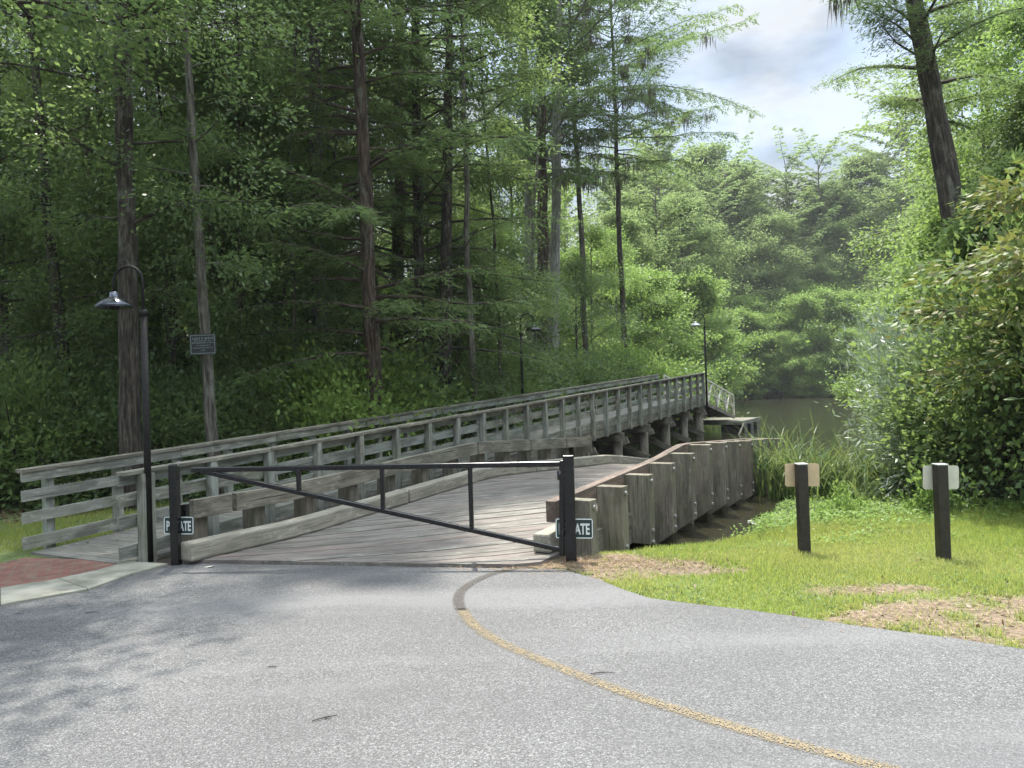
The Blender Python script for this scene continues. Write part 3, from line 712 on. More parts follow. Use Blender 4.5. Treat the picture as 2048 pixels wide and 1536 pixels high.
bents = [7.0, 9.2, 11.3, 13.4, 15.4, 17.4, 19.3, 21.05]
for i, l in enumerate(bents):
    for n_ in (0.12, WW - 0.12):
        mb = MB(1100 + i * 2 + int(n_)); mb.tube([Wp(l, n_, -1.3), Wp(l, n_, zd(l) - 0.25)], 0.12 if i < 7 else 0.15, 12, wob=0.02); part(mb, 'pile', M['pile_wood'], walk)
    mb = MB(1200 + i); mb.beam(Wp(l - 0.16, -0.12, zd(l) - 0.36), Wp(l - 0.16, WW + 0.12, zd(l) - 0.36), 0.08, 0.22, side=EL); part(mb, 'cap_beam', M['pile_wood'], walk)
    if i > 1:
        zt = zd(l) - 0.45; mb = MB(1300 + i); mb.beam(Wp(l - 0.17, -0.1, zt - 0.75), Wp(l - 0.17, WW + 0.1, zt + 0.02), 0.05, 0.17, side=EL); part(mb, 'brace', M['pile_wood'], walk)
        mb = MB(1350 + i); mb.beam(Wp(l + 0.15, -0.1, zt), Wp(l + 0.15, WW + 0.1, zt - 0.75), 0.05, 0.17, side=EL); part(mb, 'brace', M['pile_wood'], walk)

# ------------------------------------------------------------------ gangway and dock
GL = 5.4
def Gp(l, n_, z): return Wp(LE + l, n_, z)
z0 = zd(LE) - 0.02; z1 = 0.26
def zg(l): return z0 + (z1 - z0) * l / GL
gang = empty('gangway', Gp(0, 0.8, 0)); tag(gang, 'pale metal truss gangway sloping down from the end of the boardwalk to the dock', 'gangway')
mb = MB(1); mb.beam(Gp(0, 0.8, zg(0)), Gp(GL, 0.8, zg(GL)), 1.0, 0.04, side=EN); part(mb, 'deck', M['deck_wood'], gang)
for n_ in (0.22, 1.38):
    mb = MB(2); mb.beam(Gp(0, n_, zg(0) - 0.02), Gp(GL, n_, zg(GL) - 0.02), 0.06, 0.14, side=EN); part(mb, 'bottom_chord', M['cap_wood'], gang)
    mb = MB(3); mb.beam(Gp(0.0, n_, zg(0) + 0.86), Gp(GL - 0.15, n_, zg(GL - .15) + 0.86), 0.06, 0.055, side=EN); mb.beam(Gp(GL - 0.15, n_, zg(GL - .15) + 0.86), Gp(GL, n_, zg(GL) + 0.70), 0.06, 0.05, side=EN); part(mb, 'top_chord', M['pale_metal'], gang)
    mb = MB(4); mb.beam(Gp(0, n_, zg(0) + 0.42), Gp(GL, n_, zg(GL) + 0.42), 0.03, 0.03, side=EN); part(mb, 'mid_rail', M['pale_metal'], gang)
    nb = 4
    for k in range(nb + 1):
        l = GL * k / nb
        mb = MB(5); mb.beam(Gp(l, n_, zg(l)), Gp(l, n_, zg(l) + (0.86 if k < nb else 0.70)), 0.05, 0.05, side=EN); part(mb, 'upright', M['pale_metal'], gang)
        if k < nb:
            lm = l + GL / nb / 2
            mb = MB(6); mb.beam(Gp(l, n_, zg(l) + 0.03), Gp(lm, n_, zg(lm) + 0.84), 0.045, 0.06, side=EN); part(mb, 'diagonal', M['pale_metal'], gang)
            mb = MB(7); mb.beam(Gp(lm, n_, zg(lm) + 0.84), Gp(l + GL / nb, n_, zg(l + GL / nb) + 0.03), 0.045, 0.045, side=EN); part(mb, 'diagonal', M['pale_metal'], gang)
dock = empty('floating_dock', Gp(GL, 0, WATER_Z)); tag(dock, 'low floating dock with pale deck and black floats at the foot of the gangway', 'dock')
mb = MB(8); dz = 0.10
for k in range(24):
    l = GL - 1.4 + k * 0.15
    mb.beam(Gp(l, -0.35, dz), Gp(l, 5.0, dz), 0.142, 0.04, side=EL)
part(mb, 'deck', M['pile_wood'], dock)
for (a_, b_) in ((Gp(GL - 1.5, -0.39, dz - 0.03), Gp(GL + 2.15, -0.39, dz - 0.03)), (Gp(GL - 1.5, -0.35, dz - 0.03), Gp(GL - 1.5, 5, dz - 0.03))):
    mb = MB(9); mb.beam(a_, b_, 0.05, 0.14); part(mb, 'edge_board', M['cap_wood'], dock)
for l in (GL - 1.0, GL + 0.2, GL + 1.4):
    mb = MB(10); c = Gp(l, 0.0, (dz - 0.1 + WATER_Z - 0.1) / 2); mb.box(c, 0.9, 0.6, dz - WATER_Z - 0.05, rz=-R(28.8)); part(mb, 'float', M['black_plastic'], dock, 0.03)
    mb = MB(10); c = Gp(l, 3.0, (dz - 0.1 + WATER_Z - 0.1) / 2); mb.box(c, 0.9, 0.6, dz - WATER_Z - 0.05, rz=-R(28.8)); part(mb, 'float', M['black_plastic'], dock, 0.03)
mb = MB(12); mb.beam(Gp(GL - 1.6, -0.5, dz - 0.05), Gp(GL - 3.2, -0.6, WATER_Z - 0.1), 0.05, 0.05); part(mb, 'strut', M['cap_wood'], dock)
q = at(1372, 740, 35.5)
pc = empty('dock_pile', (q.x, q.y, WATER_Z)); tag(pc, 'dock pile with a pale blue cone cap beyond the boardwalk end', 'pile')
mb = MB(13); mb.tube([(q.x, q.y, -1.2), (q.x, q.y, q.z - 0.12)], 0.13, 14); part(mb, 'shaft', M['pile_wood'], pc)
mb = MB(14); mb.lathe((q.x, q.y, q.z - 0.14), [(0.16, -0.03), (0.165, 0.0), (0.10, 0.12), (0.03, 0.24), (0.0, 0.25)], 16); part(mb, 'cap', M['white_cap'], pc)

# ------------------------------------------------------------------ lamps
def lamp(base, H, adir, label, shade_mat, r=0.033):
    root = empty('street_lamp', base); tag(root, label, 'lamp', 'gooseneck lamps along the boardwalk')
    b = Vector(base); A = Vector(adir).normalized()
    mb = MB(1); mb.tube([b, b + Vector((0, 0, H - 0.48))], r, 14); mb.tube([b + Vector((0, 0, H - 0.50)), b + Vector((0, 0, H - 0.44))], r * 1.25, 14); part(mb, 'pole', M['bronze'], root)
    pts = [b + Vector((0, 0, H - 0.46)), b + Vector((0, 0, H - 0.2))]; rad = 0.155; c = b + A * rad + Vector((0, 0, H - rad))
    for k in range(13):
        a_ = math.pi - math.pi * k / 12 * 0.97; pts.append(c + A * math.cos(a_) * rad + Vector((0, 0, math.sin(a_) * rad)))
    tip = pts[-1] - Vector((0, 0, 0.10)); pts.append(tip)
    mb = MB(2); mb.tube(pts, 0.014, 10); part(mb, 'arm', M['bronze'], root)
    mb = MB(3); mb.lathe(tip - Vector((0, 0, 0.155)), [(0.172, -0.012), (0.178, 0.0), (0.165, 0.022), (0.12, 0.062), (0.06, 0.088), (0.045, 0.10), (0.045, 0.135), (0.028, 0.15), (0.0, 0.155)], 28)
    mb.lathe(tip - Vector((0, 0, 0.155)), [(0.172, -0.012), (0.15, 0.015), (0.05, 0.07), (0.0, 0.075)], 28)
    sh = part(mb, 'lamp_shade', shade_mat, root)
    mb = MB(4); mb.lathe(tip - Vector((0, 0, 0.155)), [(0.0, -0.035), (0.04, -0.03), (0.05, 0.0), (0.05, 0.05), (0.0, 0.06)], 14); part(mb, 'glass_jar', M['galv'] if shade_mat is M['galv'] else M['bronze'], root)
    return root
b = at(300, 1120, 7.66); b.z = 0.0; lamp(b, 2.95, (-1, 0.12, 0), 'dark gooseneck lamp on a tall pole at the near end of the boardwalk', M['shade_metal'])
b = Wp(11.4, WW + 0.14, zd(11.4) - 0.1); lamp(b, 2.92, (1, -0.1, 0), 'thin dark gooseneck lamp halfway along the far railing of the boardwalk', M['shade_metal'])
b = Wp(21.2, -0.14, zd(21.2) - 0.35); lamp(b, 3.25, (-1, 0.12, 0), 'gooseneck lamp with pale shade at the far end of the boardwalk', M['galv'])

# ------------------------------------------------------------------ gate
G0 = gr(353, 1129); G1 = gr(1143, 1124); GD = (G1 - G0).normalized(); GN = Vector((GD.y, -GD.x, 0))
gate = empty('barrier_gate', (G0 + G1) / 2); tag(gate, 'black steel swing gate with a diagonal brace closed across the timber bridge', 'gate')
def Pg(px, z):   # point on the gate line under photo column px
    lo, hi = -0.2, 4.2
    for _ in range(40):
        m_ = (lo + hi) / 2; q = G0 + GD * m_; d = CR.transposed() @ (Vector((q.x, q.y, z)) - Vector((0, 0, CAM_H)))
        if 1024 + F * d.x / -d.z < px: lo = m_
        else: hi = m_
    q = G0 + GD * lo; return Vector((q.x, q.y, z))
mb = MB(1); mb.beam(G0 + Vector((0, 0, -0.05)), G0 + Vector((0, 0, 0.975)), 0.082, 0.082, side=GD); gp = part(mb, 'gate_post', M['black_steel'], gate, 0.012)
mb = MB(1); mb.tube([G0 + Vector((0.045, -0.02, 0.955)), G0 + Vector((0.06, -0.02, 1.0))], 0.012, 8); subpart(mb, 'bolt', M['rust_bolt'], gp, gate)
mb = MB(2); mb.beam(G1 + Vector((0, 0, -0.05)), G1 + Vector((0, 0, 0.97)), 0.10, 0.10, side=GD); mb.beam(G1 + Vector((0, 0, 0.965)), G1 + Vector((0, 0, 0.985)), 0.108, 0.108, side=GD); part(mb, 'gate_post', M['black_steel'], gate, 0.012)
tipL = Pg(383, 0.918); tipR = Pg(1122, 0.905)
mb = MB(3); mb.beam(tipL, tipR, 0.045, 0.05, side=GN); part(mb, 'top_rail', M['black_steel'], gate, 0.012)
dR = Pg(1122, 0.115); dL = tipL + GD * 0.10 - Vector((0, 0, 0.012))
mb = MB(4); mb.beam(dL, dR, 0.043, 0.048, side=GN); part(mb, 'diagonal_brace', M['black_steel'], gate, 0.012)
mb = MB(5); mb.beam(Pg(1124, 0.06), Pg(1124, 0.94), 0.05, 0.055, side=GD); part(mb, 'hinge_stile', M['black_steel'], gate, 0.012)
for px in (597, 764, 940):
    a_ = Pg(px, 0.9); fx = (a_ - tipL).dot(GD) / (dR - tipL).dot(GD); zl = dL.z + (dR.z - dL.z) * fx
    mb = MB(6); mb.beam(Vector((a_.x, a_.y, zl)), a_, 0.042, 0.046, side=GD); part(mb, 'upright', M['black_steel'], gate, 0.012)
mb = MB(7)
for z in (0.25, 0.80): mb = MB(7); mb.tube([G1 - GD * 0.08 + Vector((0, 0, z - 0.04)), G1 - GD * 0.08 + Vector((0, 0, z + 0.04))], 0.028, 12); part(mb, 'hinge', M['black_steel'], gate)
mb = MB(8); q = at(371, 1022, 7.62); mb.box(q, 0.055, 0.06, 0.13, rz=-0.2); mb.tube([q + Vector((-0.05, 0, -0.06)), q + Vector((-0.05, 0, 0.06))], 0.012, 8); mb.beam(q + Vector((0.02, 0.0, -0.1)), q + Vector((-0.1, -0.05, -0.13)), 0.03, 0.03)
part(mb, 'latch', M['black_steel'], gate, 0.012)

# ------------------------------------------------------------------ signs
def text_mesh(txt, sx, sy, mat, bold=0.0):
    cu = bpy.data.curves.new('lettering', 'FONT'); cu.body = txt; cu.size = 1.0; cu.align_x = 'CENTER'; cu.align_y = 'CENTER'; cu.offset = bold; cu.extrude = 0.01; cu.resolution_u = 3
    ob = bpy.data.objects.new('lettering', cu); col.objects.link(ob); dg = bpy.context.evaluated_depsgraph_get(); dg.update()
    me = bpy.data.meshes.new_from_object(ob.evaluated_get(dg)); bpy.data.objects.remove(ob); bpy.data.curves.remove(cu)
    co = np.zeros(len(me.vertices) * 3, np.float32); me.vertices.foreach_get('co', co); co = co.reshape(-1, 3)
    mn = co.min(0); mx = co.max(0); co[:, 0] = (co[:, 0] - (mn[0] + mx[0]) / 2) / (mx[0] - mn[0]) * sx; co[:, 1] = (co[:, 1] - (mn[1] + mx[1]) / 2) / (mx[1] - mn[1]) * sy; co[:, 2] *= 0.12
    co = np.stack([co[:, 0], -co[:, 2], co[:, 1]], 1); me.vertices.foreach_set('co', co.ravel()); me.materials.clear(); me.materials.append(mat); me.update(); return me
def rrect(w_, h_, r_, n_=6):
    P = []
    for (cx, cy, a0) in ((w_ / 2 - r_, h_ / 2 - r_, 0), (-w_ / 2 + r_, h_ / 2 - r_, 90), (-w_ / 2 + r_, -h_ / 2 + r_, 180), (w_ / 2 - r_, -h_ / 2 + r_, 270)):
        for k in range(n_ + 1): a_ = R(a0 + 90 * k / n_); P.append((cx + r_ * math.cos(a_), cy + r_ * math.sin(a_)))
    return P
def plate(w_, h_, r_, th, y0=0.0):
    """rounded plate in the xz plane, front at -y"""
    P = rrect(w_, h_, r_); mb = MB(); n_ = len(P)
    for y in (y0, y0 + th):
        for (x, z) in P: mb.v.append((x, y, z)); mb.g.append((x, y, z)); mb.r.append(0.5)
    mb.f.append(list(range(n_))); mb.f.append([n_ + i for i in range(n_)][::-1])
    mb.sm += [False, False]
    for i in range(n_): j = (i + 1) % n_; mb.f.append([i, n_ + i, n_ + j, j]); mb.sm.append(False)
    return mb
def ring(w_, h_, r_, bw, y):
    A = rrect(w_, h_, r_); Bq = rrect(w_ - 2 * bw, h_ - 2 * bw, max(0.002, r_ - bw)); mb = MB(); n_ = len(A)
    for Q, yy in ((A, y), (Bq, y), (A, y - 0.0015), (Bq, y - 0.0015)):
        for (x, z) in Q: mb.v.append((x, yy, z)); mb.g.append((x, yy, z)); mb.r.append(0.5)
    for i in range(n_):
        j = (i + 1) % n_; mb.f.append([2 * n_ + i, 2 * n_ + j, 3 * n_ + j, 3 * n_ + i]); mb.sm.append(False)
        mb.f.append([i, j, 2 * n_ + j, 2 * n_ + i]); mb.sm.append(False); mb.f.append([n_ + i, 3 * n_ + i, 3 * n_ + j, n_ + j]); mb.sm.append(False)
    return mb
def private_sign(c, w_, h_, rz, label, roll=0.0):
    root = empty('private_sign', c); root.rotation_euler = (0, roll, rz); tag(root, label, 'sign', 'PRIVATE signs on the gate posts')
    plate(w_, h_, 0.02, 0.003).build('plate', M['sign_green'], root)
    ring(w_ - 0.004, h_ - 0.004, 0.019, 0.009, -0.001).build('border', M['sign_white'], root)
    link_mesh('lettering', text_mesh('PRIVATE', w_ * 0.82, h_ * 0.56, M['sign_white'], 0.03), None, root, (0, -0.002, -0.004))
q = at(357.5, 1051, 7.54); private_sign(q, 0.305, 0.175, R(-5), 'dark green PRIVATE sign behind the left gate post, by the boardwalk', R(1.2))
q = at(1148.5, 1057, 7.08); private_sign(q, 0.345, 0.185, R(-7), 'dark green PRIVATE sign behind the right gate post, beside the grass', R(1.0))

def marker_post(px, py_top, px_b, py_b, spx, sw, sh, mat, label):
    b = gr(px_b, py_b); t_ = at(px, py_top, b.y + 0.0); root = empty('marker_post', b); tag(root, label, 'sign post', 'dark brown posts with sign backs on the lawn')
    mb = MB(1); mb.beam(b - Vector((0, 0, 0.1)), t_, 0.095, 0.095, side=(1, 0, 0)); part(mb, 'post', M['brown_post'], root, 0.008)
    mb = MB(2); mb.beam(t_ + Vector((0, 0, 0.0)), t_ + Vector((0, 0, 0.012)), 0.1, 0.1, side=(1, 0, 0)); part(mb, 'post_cap', M['galv'], root, 0.003)
    s_ = plate(sw, sh, 0.022, 0.004); o = s_.build('sign_back', mat, root); q = at(spx[0], spx[1], b.y + 0.06); o.location = q - b; o.rotation_euler = (0, R(1.5), R(3))
marker_post(1602, 929, 1609, 1105, (1604.5, 950), 0.33, 0.215, M['tan_sign'], 'dark brown wooden post carrying a tan sign seen from the back, nearer the bridge')
marker_post(1880, 930, 1887, 1116, (1882, 955), 0.33, 0.21, M['cream_sign'], 'dark brown wooden post carrying a cream sign seen from the back, nearer the shrubs')

# sign on the tree
TS = at(405.5, 688.5, 11.8)
root = empty('notice_sign', TS); root.rotation_euler = (0, R(-1.5), R(12)); tag(root, 'black notice with white border and faded lines of lettering fixed to a slim tree trunk', 'sign')
plate(0.385, 0.315, 0.008, 0.006).build('board', M['sign_black'], root); ring(0.352, 0.285, 0.006, 0.008, -0.001).build('border', M['sign_grey'], root)
def glyph_row(wt, ht, seed):
    """row of worn lettering too small to read"""
    mb = MB(seed); x = -wt / 2; rr = random.Random(seed)
    while x < wt / 2:
        gw = ht * rr.uniform(0.45, 0.7)
        for k in range(rr.choice([1, 2, 2])):
            mb.box((x + gw * (0.2 + 0.5 * k), 0, 0), ht * 0.16, 0.002, ht * rr.choice([0.7, 0.75, 1.0]))
        mb.box((x + gw * 0.45, 0, rr.choice([-0.35, 0, 0.35]) * ht), gw * 0.6, 0.0018, ht * 0.15)
        x += gw * (1.15 if rr.random() > 0.15 else 1.8)
    return mb
for (wt, ht, z, sd) in ((0.29, 0.038, 0.09, 1), (0.26, 0.016, 0.052, 2), (0.30, 0.022, 0.022, 3), (0.19, 0.022, -0.018, 4), (0.28, 0.018, -0.055, 5), (0.08, 0.02, -0.095, 6)):
    o = glyph_row(wt, ht, sd).build('lettering', M['sign_grey'], root, loc=(0, -0.003, z))

# ================================================================== VEGETATION
def unit(v): return v / (np.linalg.norm(v, axis=-1, keepdims=True) + 1e-9)
def limb_path(p0, az, rise, length, n, rng, droop=0.0, wob=0.12):
    """curved limb as list of points"""
    P = [np.array(p0, float)]; d = np.array([math.cos(az) * math.cos(rise), math.sin(az) * math.cos(rise), math.sin(rise)])
    for i in range(n):
        d = unit(d + rng.normal(size=3) * wob + np.array([0, 0, -droop])); P.append(P[-1] + d * length / n)
    return P
def tree_meshes(name, H, crown0, rad, trunk_r, seed, n_limbs=16, subs=4, clump=0.55, leaves=160, lsize=(0.09, 0.05), leaf='leaf_mid', bark='bark_dark', top_taper=0.45, trunk_wob=0.04, rise=(0.15, 0.9), flat=0.6, limb_r=0.35, leanv=(0, 0), fork=0, shape=None, trunk_sides=10, zsq=0.55, dome=0.25, svar=(0.7, 1.2)):
    rng = np.random.default_rng(seed); mb = MB(seed)
    n = 26; P = []; x = y = 0.0
    for i in range(n + 1):
        P.append(np.array([x + leanv[0] * i / n, y + leanv[1] * i / n, H * i / n - 0.25 * (i == 0)])); x += rng.normal() * trunk_wob * H / n; y += rng.normal() * trunk_wob * H / n
    Rr = [trunk_r * (1.5 if i == 0 else 1.15 if i == 1 else 1.0) * (1 - (1 - 0.12) * (i / n) ** 1.1) for i in range(n + 1)]
    mb.tube(P, Rr, trunk_sides, wob=0.09)
    tr = lambda h: (lambda f: P[min(int(f), n - 1)] + (P[min(int(f) + 1, n)] - P[min(int(f), n - 1)]) * (f - int(f)))(max(0, min(n - 1e-6, h / H * n)))
    C = []; S = []
    for k in range(n_limbs):
        f = (k + rng.uniform(0.1, 0.9)) / n_limbs; h = crown0 + (H * 0.97 - crown0) * f
        az = k * 2.4 + rng.uniform(-0.5, 0.5)
        prof = shape(f) if shape else (math.sin(math.pi * min(1, max(0, 0.18 + 0.82 * f))) ** 0.6 * (1 - top_taper * f))
        ln = max(0.35, rad * prof * rng.uniform(0.55, 1.2)); ri = rise[0] + (rise[1] - rise[0]) * f + rng.uniform(-0.15, 0.15)
        lp = limb_path(tr(h), az, ri, ln, 5, rng, droop=0.04)
        r0 = max(0.008, trunk_r * limb_r * (1 - 0.6 * f)); mb.tube(lp, [r0 * (1 - 0.8 * i / 5) for i in range(6)], 5, caps=False)
        for j in range(subs):
            q = rng.uniform(0.35, 1.0) if j else 1.0; i0 = min(4, int(q * 5)); b = lp[i0] + (lp[i0 + 1] - lp[i0]) * (q * 5 - i0 if i0 < 5 else 0)
            if j:
                sl = ln * rng.uniform(0.25, 0.5); sp = limb_path(b, az + rng.choice([-1, 1]) * rng.uniform(0.5, 1.3), ri * 0.6 + rng.uniform(-0.2, 0.4), sl, 3, rng)
                mb.tube(sp, [r0 * 0.4, r0 * 0.3, r0 * 0.2, r0 * 0.1], 4, caps=False); C.append(sp[-1]); S.append(rng.uniform(*svar)); C.append(sp[2]); S.append(rng.uniform(svar[0] * 0.8, svar[1] * 0.8))
            else: C.append(b); S.append(rng.uniform(0.8, 1.2))
    C = np.array(C); S = np.array(S) * clump; axis0 = np.array([tr(min(H * 0.99, max(0, c[2]))) for c in C])
    m_ = leaves; n_ = len(C); off = rng.normal(size=(n_, m_, 3)) * np.array([1, 1, zsq]) * 0.55; off *= S[:, None, None]
    off[..., 2] -= dome * (off[..., 0] ** 2 + off[..., 1] ** 2) / np.maximum(S[:, None], 0.1)
    cen = (C[:, None, :] + off).reshape(-1, 3); outd = unit(C - axis0)[:, None, :] * 0.7 + unit(off) * 0.9
    D = unit(outd.reshape(-1, 3) + rng.normal(size=(n_ * m_, 3)) * 0.45 + np.array([0, 0, -0.25]))
    sz = rng.uniform(0.7, 1.3, n_ * m_)
    V = leaf_quads(cen, D, lsize[0] * sz, lsize[1] * sz, rng, flat)
    crown = quads_mesh(name + '_crown', V, M[leaf]); trunk = mb.mesh(name + '_trunk', M[bark])
    return trunk, crown
def cypress_meshes(name, H, crown0, rad, trunk_r, seed, n_br=70, twigs=15, leaflets=22, leaf='leaf_cypress', bark='bark_dark', shape=None, size=(0.115, 0.03), droop=0.06, rise0=0.05, moss=0, leanv=(0, 0), fork=None, taper=1.1, wob=0.02):
    """bald cypress: tiers of flat drooping feathery sprays"""
    rng = np.random.default_rng(seed); mb = MB(seed); n = 26; P = []; x = y = 0.0
    for i in range(n + 1):
        P.append(np.array([x + leanv[0] * i / n, y + leanv[1] * i / n, H * i / n - 0.3 * (i == 0)])); x += rng.normal() * wob * H / n; y += rng.normal() * wob * H / n
    mb.tube(P, [trunk_r * (1.8 if i == 0 else 1.35 if i == 1 else 1.12 if i == 2 else 1.0) * (1 - 0.86 * (i / n) ** taper) for i in range(n + 1)], 12, wob=0.10)
    def tr(h): f = max(0, min(n - 1e-6, h / H * n)); i = int(f); return P[i] + (P[i + 1] - P[i]) * (f - i)
    stems = [(tr, crown0, H)]
    LC = []; LD = []; MO = []
    for k in range(n_br):
        f = (k + rng.uniform(0, 1)) / n_br; h = crown0 + (H - crown0) * f; az = rng.uniform(0, 2 * math.pi)
        prof = shape(f) if shape else (1 - 0.75 * f) * (0.6 + 0.4 * min(1, f * 5)); ln = max(0.3, rad * prof * rng.uniform(0.7, 1.15))
        lp = np.array(limb_path(tr(h), az, rise0 + 0.5 * f + rng.uniform(-0.15, 0.25), ln, 6, rng, droop=droop, wob=0.09)); r0 = max(0.01, trunk_r * 0.2 * (1 - 0.5 * f) * min(1.3, ln / 2))
        mb.tube([tuple(p) for p in lp], [r0 * (1 - 0.85 * i / 6) for i in range(7)], 4, caps=False)
        nt_ = max(4, int(twigs * ln / rad * 1.3))
        for j in range(nt_):
            q = 0.15 + 0.85 * (j + rng.uniform(0, 1)) / nt_; fi = min(5.999, q * 6); i0 = int(fi); b = lp[i0] + (lp[i0 + 1] - lp[i0]) * (fi - i0); d0 = unit(lp[i0 + 1] - lp[i0])
            sidev = unit(np.cross(d0, [0, 0, 1.0])) * (1 if j % 2 else -1)
            td = unit(d0 * rng.uniform(0.4, 0.9) + sidev * rng.uniform(0.6, 1.1) + np.array([0, 0, rng.uniform(-0.35, 0.1)])); tl = rng.uniform(0.35, 0.8) * min(1.2, 0.45 + ln * 0.22) * (1.15 - 0.5 * q)
            u = (np.arange(leaflets) + rng.uniform(0, 1, leaflets)) / leaflets
            pts = b + td * tl * u[:, None] + np.array([0, 0, -1.0]) * (0.30 * tl * u[:, None] ** 2) + rng.normal(size=(leaflets, 3)) * 0.035
            sd = unit(np.cross(td, [0, 0, 1.0])); sg = np.where(np.arange(leaflets) % 2, 1, -1)[:, None]
            LC.append(pts); LD.append(unit(td * 0.7 + sd * sg * 0.8 + rng.normal(size=(leaflets, 3)) * 0.22 + np.array([0, 0, -0.22])))
        if moss and rng.random() < moss:
            for j in range(3):
                i0 = rng.integers(2, 6); MO.append(lp[i0] + rng.normal(size=3) * 0.1)
    LC = np.concatenate(LC); LD = np.concatenate(LD); sz = rng.uniform(0.7, 1.3, len(LC))
    V = leaf_quads(LC, LD, size[0] * sz, size[1] * sz, rng, 0.7)
    crown = quads_mesh(name + '_crown', V, M[leaf]); trunk = mb.mesh(name + '_trunk', M[bark]); mo = None
    if MO:
        MO = np.array(MO); k = 26; b = np.repeat(MO, k, 0) + rng.normal(size=(len(MO) * k, 3)) * np.array([0.13, 0.13, 0.05]); n_ = len(b)
        D = unit(rng.normal(size=(n_, 3)) * 0.13 + np.array([0, 0, -1.0])); mo = quads_mesh(name + '_moss', leaf_quads(b, D, rng.uniform(0.25, 0.75, n_), 0.028, rng, 0.0), M['moss'])
    return trunk, crown, mo
def put_tree(name, meshes, loc, scale=(1, 1, 1), rz=0.0, tilt=(0, 0), label=None, cat='tree', group=None):
    root = empty(name, loc); root.rotation_euler = (tilt[0], tilt[1], rz); root.scale = scale
    link_mesh('trunk', meshes[0], None, root); link_mesh('crown', meshes[1], None, root)
    if len(meshes) > 2 and meshes[2]: link_mesh('hanging_moss', meshes[2], None, root)
    tag(root, label, cat, group); return root
def bush_meshes(name, H, rad, seed, n=60, leaves=150, lsize=(0.08, 0.045), leaf='leaf_mid', clump=0.28, flat=0.5, lobes=7):
    rng = np.random.default_rng(seed); mb = MB(seed); C = []
    LB = [(np.array([math.cos(a) * rad * q, math.sin(a) * rad * q, H * hz]), r) for (a, q, hz, r) in [(rng.uniform(0, 6.28), rng.uniform(0.15, 0.62), rng.uniform(0.12, 0.85), rng.uniform(0.25, 0.5)) for _ in range(lobes)]]
    for k in range(n):
        az = rng.uniform(0, 2 * math.pi); el = math.asin(rng.uniform(0.05, 0.99)); r = rng.uniform(0.55, 1.0) ** 0.5
        e = np.array([math.cos(az) * math.cos(el) * rad, math.sin(az) * math.cos(el) * rad, math.sin(el) * H]) * r * rng.uniform(0.8, 1.1)
        if k % 5: c_, r_ = LB[k % lobes]; dv = unit(rng.normal(size=3) + np.array([0, 0, 0.35])); e = c_ + dv * np.array([rad, rad, H * 0.75]) * r_ * rng.uniform(0.6, 1.15)
        e[2] = max(e[2], 0.08)
        s0 = np.array([rng.normal() * 0.12 * rad, rng.normal() * 0.12 * rad, -0.1]); mid = s0 * 0.5 + e * 0.5 + rng.normal(size=3) * 0.08 * rad + np.array([0, 0, 0.1 * H])
        if k % 2 == 0: mb.tube([s0, mid, e], [0.02 * H ** 0.5, 0.012, 0.004], 5, caps=False)
        C.append(e)
        if k % 3 == 0: C.append(mid * 0.4 + e * 0.6)
    C = np.array(C); n_ = len(C); off = rng.normal(size=(n_, leaves, 3)) * np.array([1, 1, 0.65]) * clump * rng.uniform(0.7, 1.2, (n_, 1, 1)); cen = C[:, None, :] + off; cen[..., 2] = np.maximum(cen[..., 2], 0.02)
    cen = cen.reshape(-1, 3); outd = unit(cen - np.array([0, 0, H * 0.3])); D = unit(outd + rng.normal(size=cen.shape) * 0.55 + np.array([0, 0, 0.1])); sz = rng.uniform(0.65, 1.3, len(cen))
    return mb.mesh(name + '_stems', M['bark_dark']), quads_mesh(name + '_leaves', leaf_quads(cen, D, lsize[0] * sz, lsize[1] * sz, rng, flat), M[leaf])
def put_bush(name, meshes, loc, scale=(1, 1, 1), rz=0.0, label=None, group=None, cat='bush', tilt=(0, 0)):
    root = empty(name, loc); root.rotation_euler = (tilt[0], tilt[1], rz); root.scale = scale
    link_mesh('stems', meshes[0], None, root); link_mesh('foliage', meshes[1], None, root); tag(root, label, cat, group); return root
def base(px, Y, py=None):
    """ground point under photo column px at depth Y"""
    q = at(px, 780, Y); return (q.x, Y, gz(q.x, Y) - 0.03)
rr = random.Random(77)

# ---- kinds
under = [tree_meshes('understory_a', 7.5, 1.3, 2.6, 0.07, 101, 20, 4, 0.5, 105, (0.08, 0.045), 'leaf_dark', 'bark_dark'),
         tree_meshes('understory_b', 9.5, 1.8, 2.9, 0.09, 102, 24, 4, 0.55, 105, (0.085, 0.048), 'leaf_mid', 'bark_grey'),
         tree_meshes('understory_c', 6.0, 0.9, 2.3, 0.06, 103, 18, 4, 0.48, 105, (0.08, 0.045), 'leaf_dark', 'bark_dark'),
         tree_meshes('understory_d', 11.5, 2.6, 3.2, 0.11, 104, 26, 4, 0.6, 105, (0.085, 0.048), 'leaf_dark', 'bark_grey'),
         tree_meshes('understory_e', 8.5, 1.6, 2.6, 0.08, 105, 22, 4, 0.5, 110, (0.085, 0.045), 'leaf_bright', 'bark_grey')]
tall = [tree_meshes('tall_a', 22, 7.5, 4.4, 0.2, 111, 22, 4, 0.7, 110, (0.11, 0.06), 'leaf_dark', 'bark_dark', trunk_wob=0.03),
        tree_meshes('tall_b', 25, 9.0, 4.2, 0.22, 112, 20, 4, 0.7, 110, (0.11, 0.06), 'leaf_mid', 'bark_grey', trunk_wob=0.03),
        tree_meshes('tall_c', 20, 4.5, 4.6, 0.18, 113, 24, 4, 0.75, 110, (0.12, 0.065), 'leaf_mid', 'bark_dark', trunk_wob=0.03)]
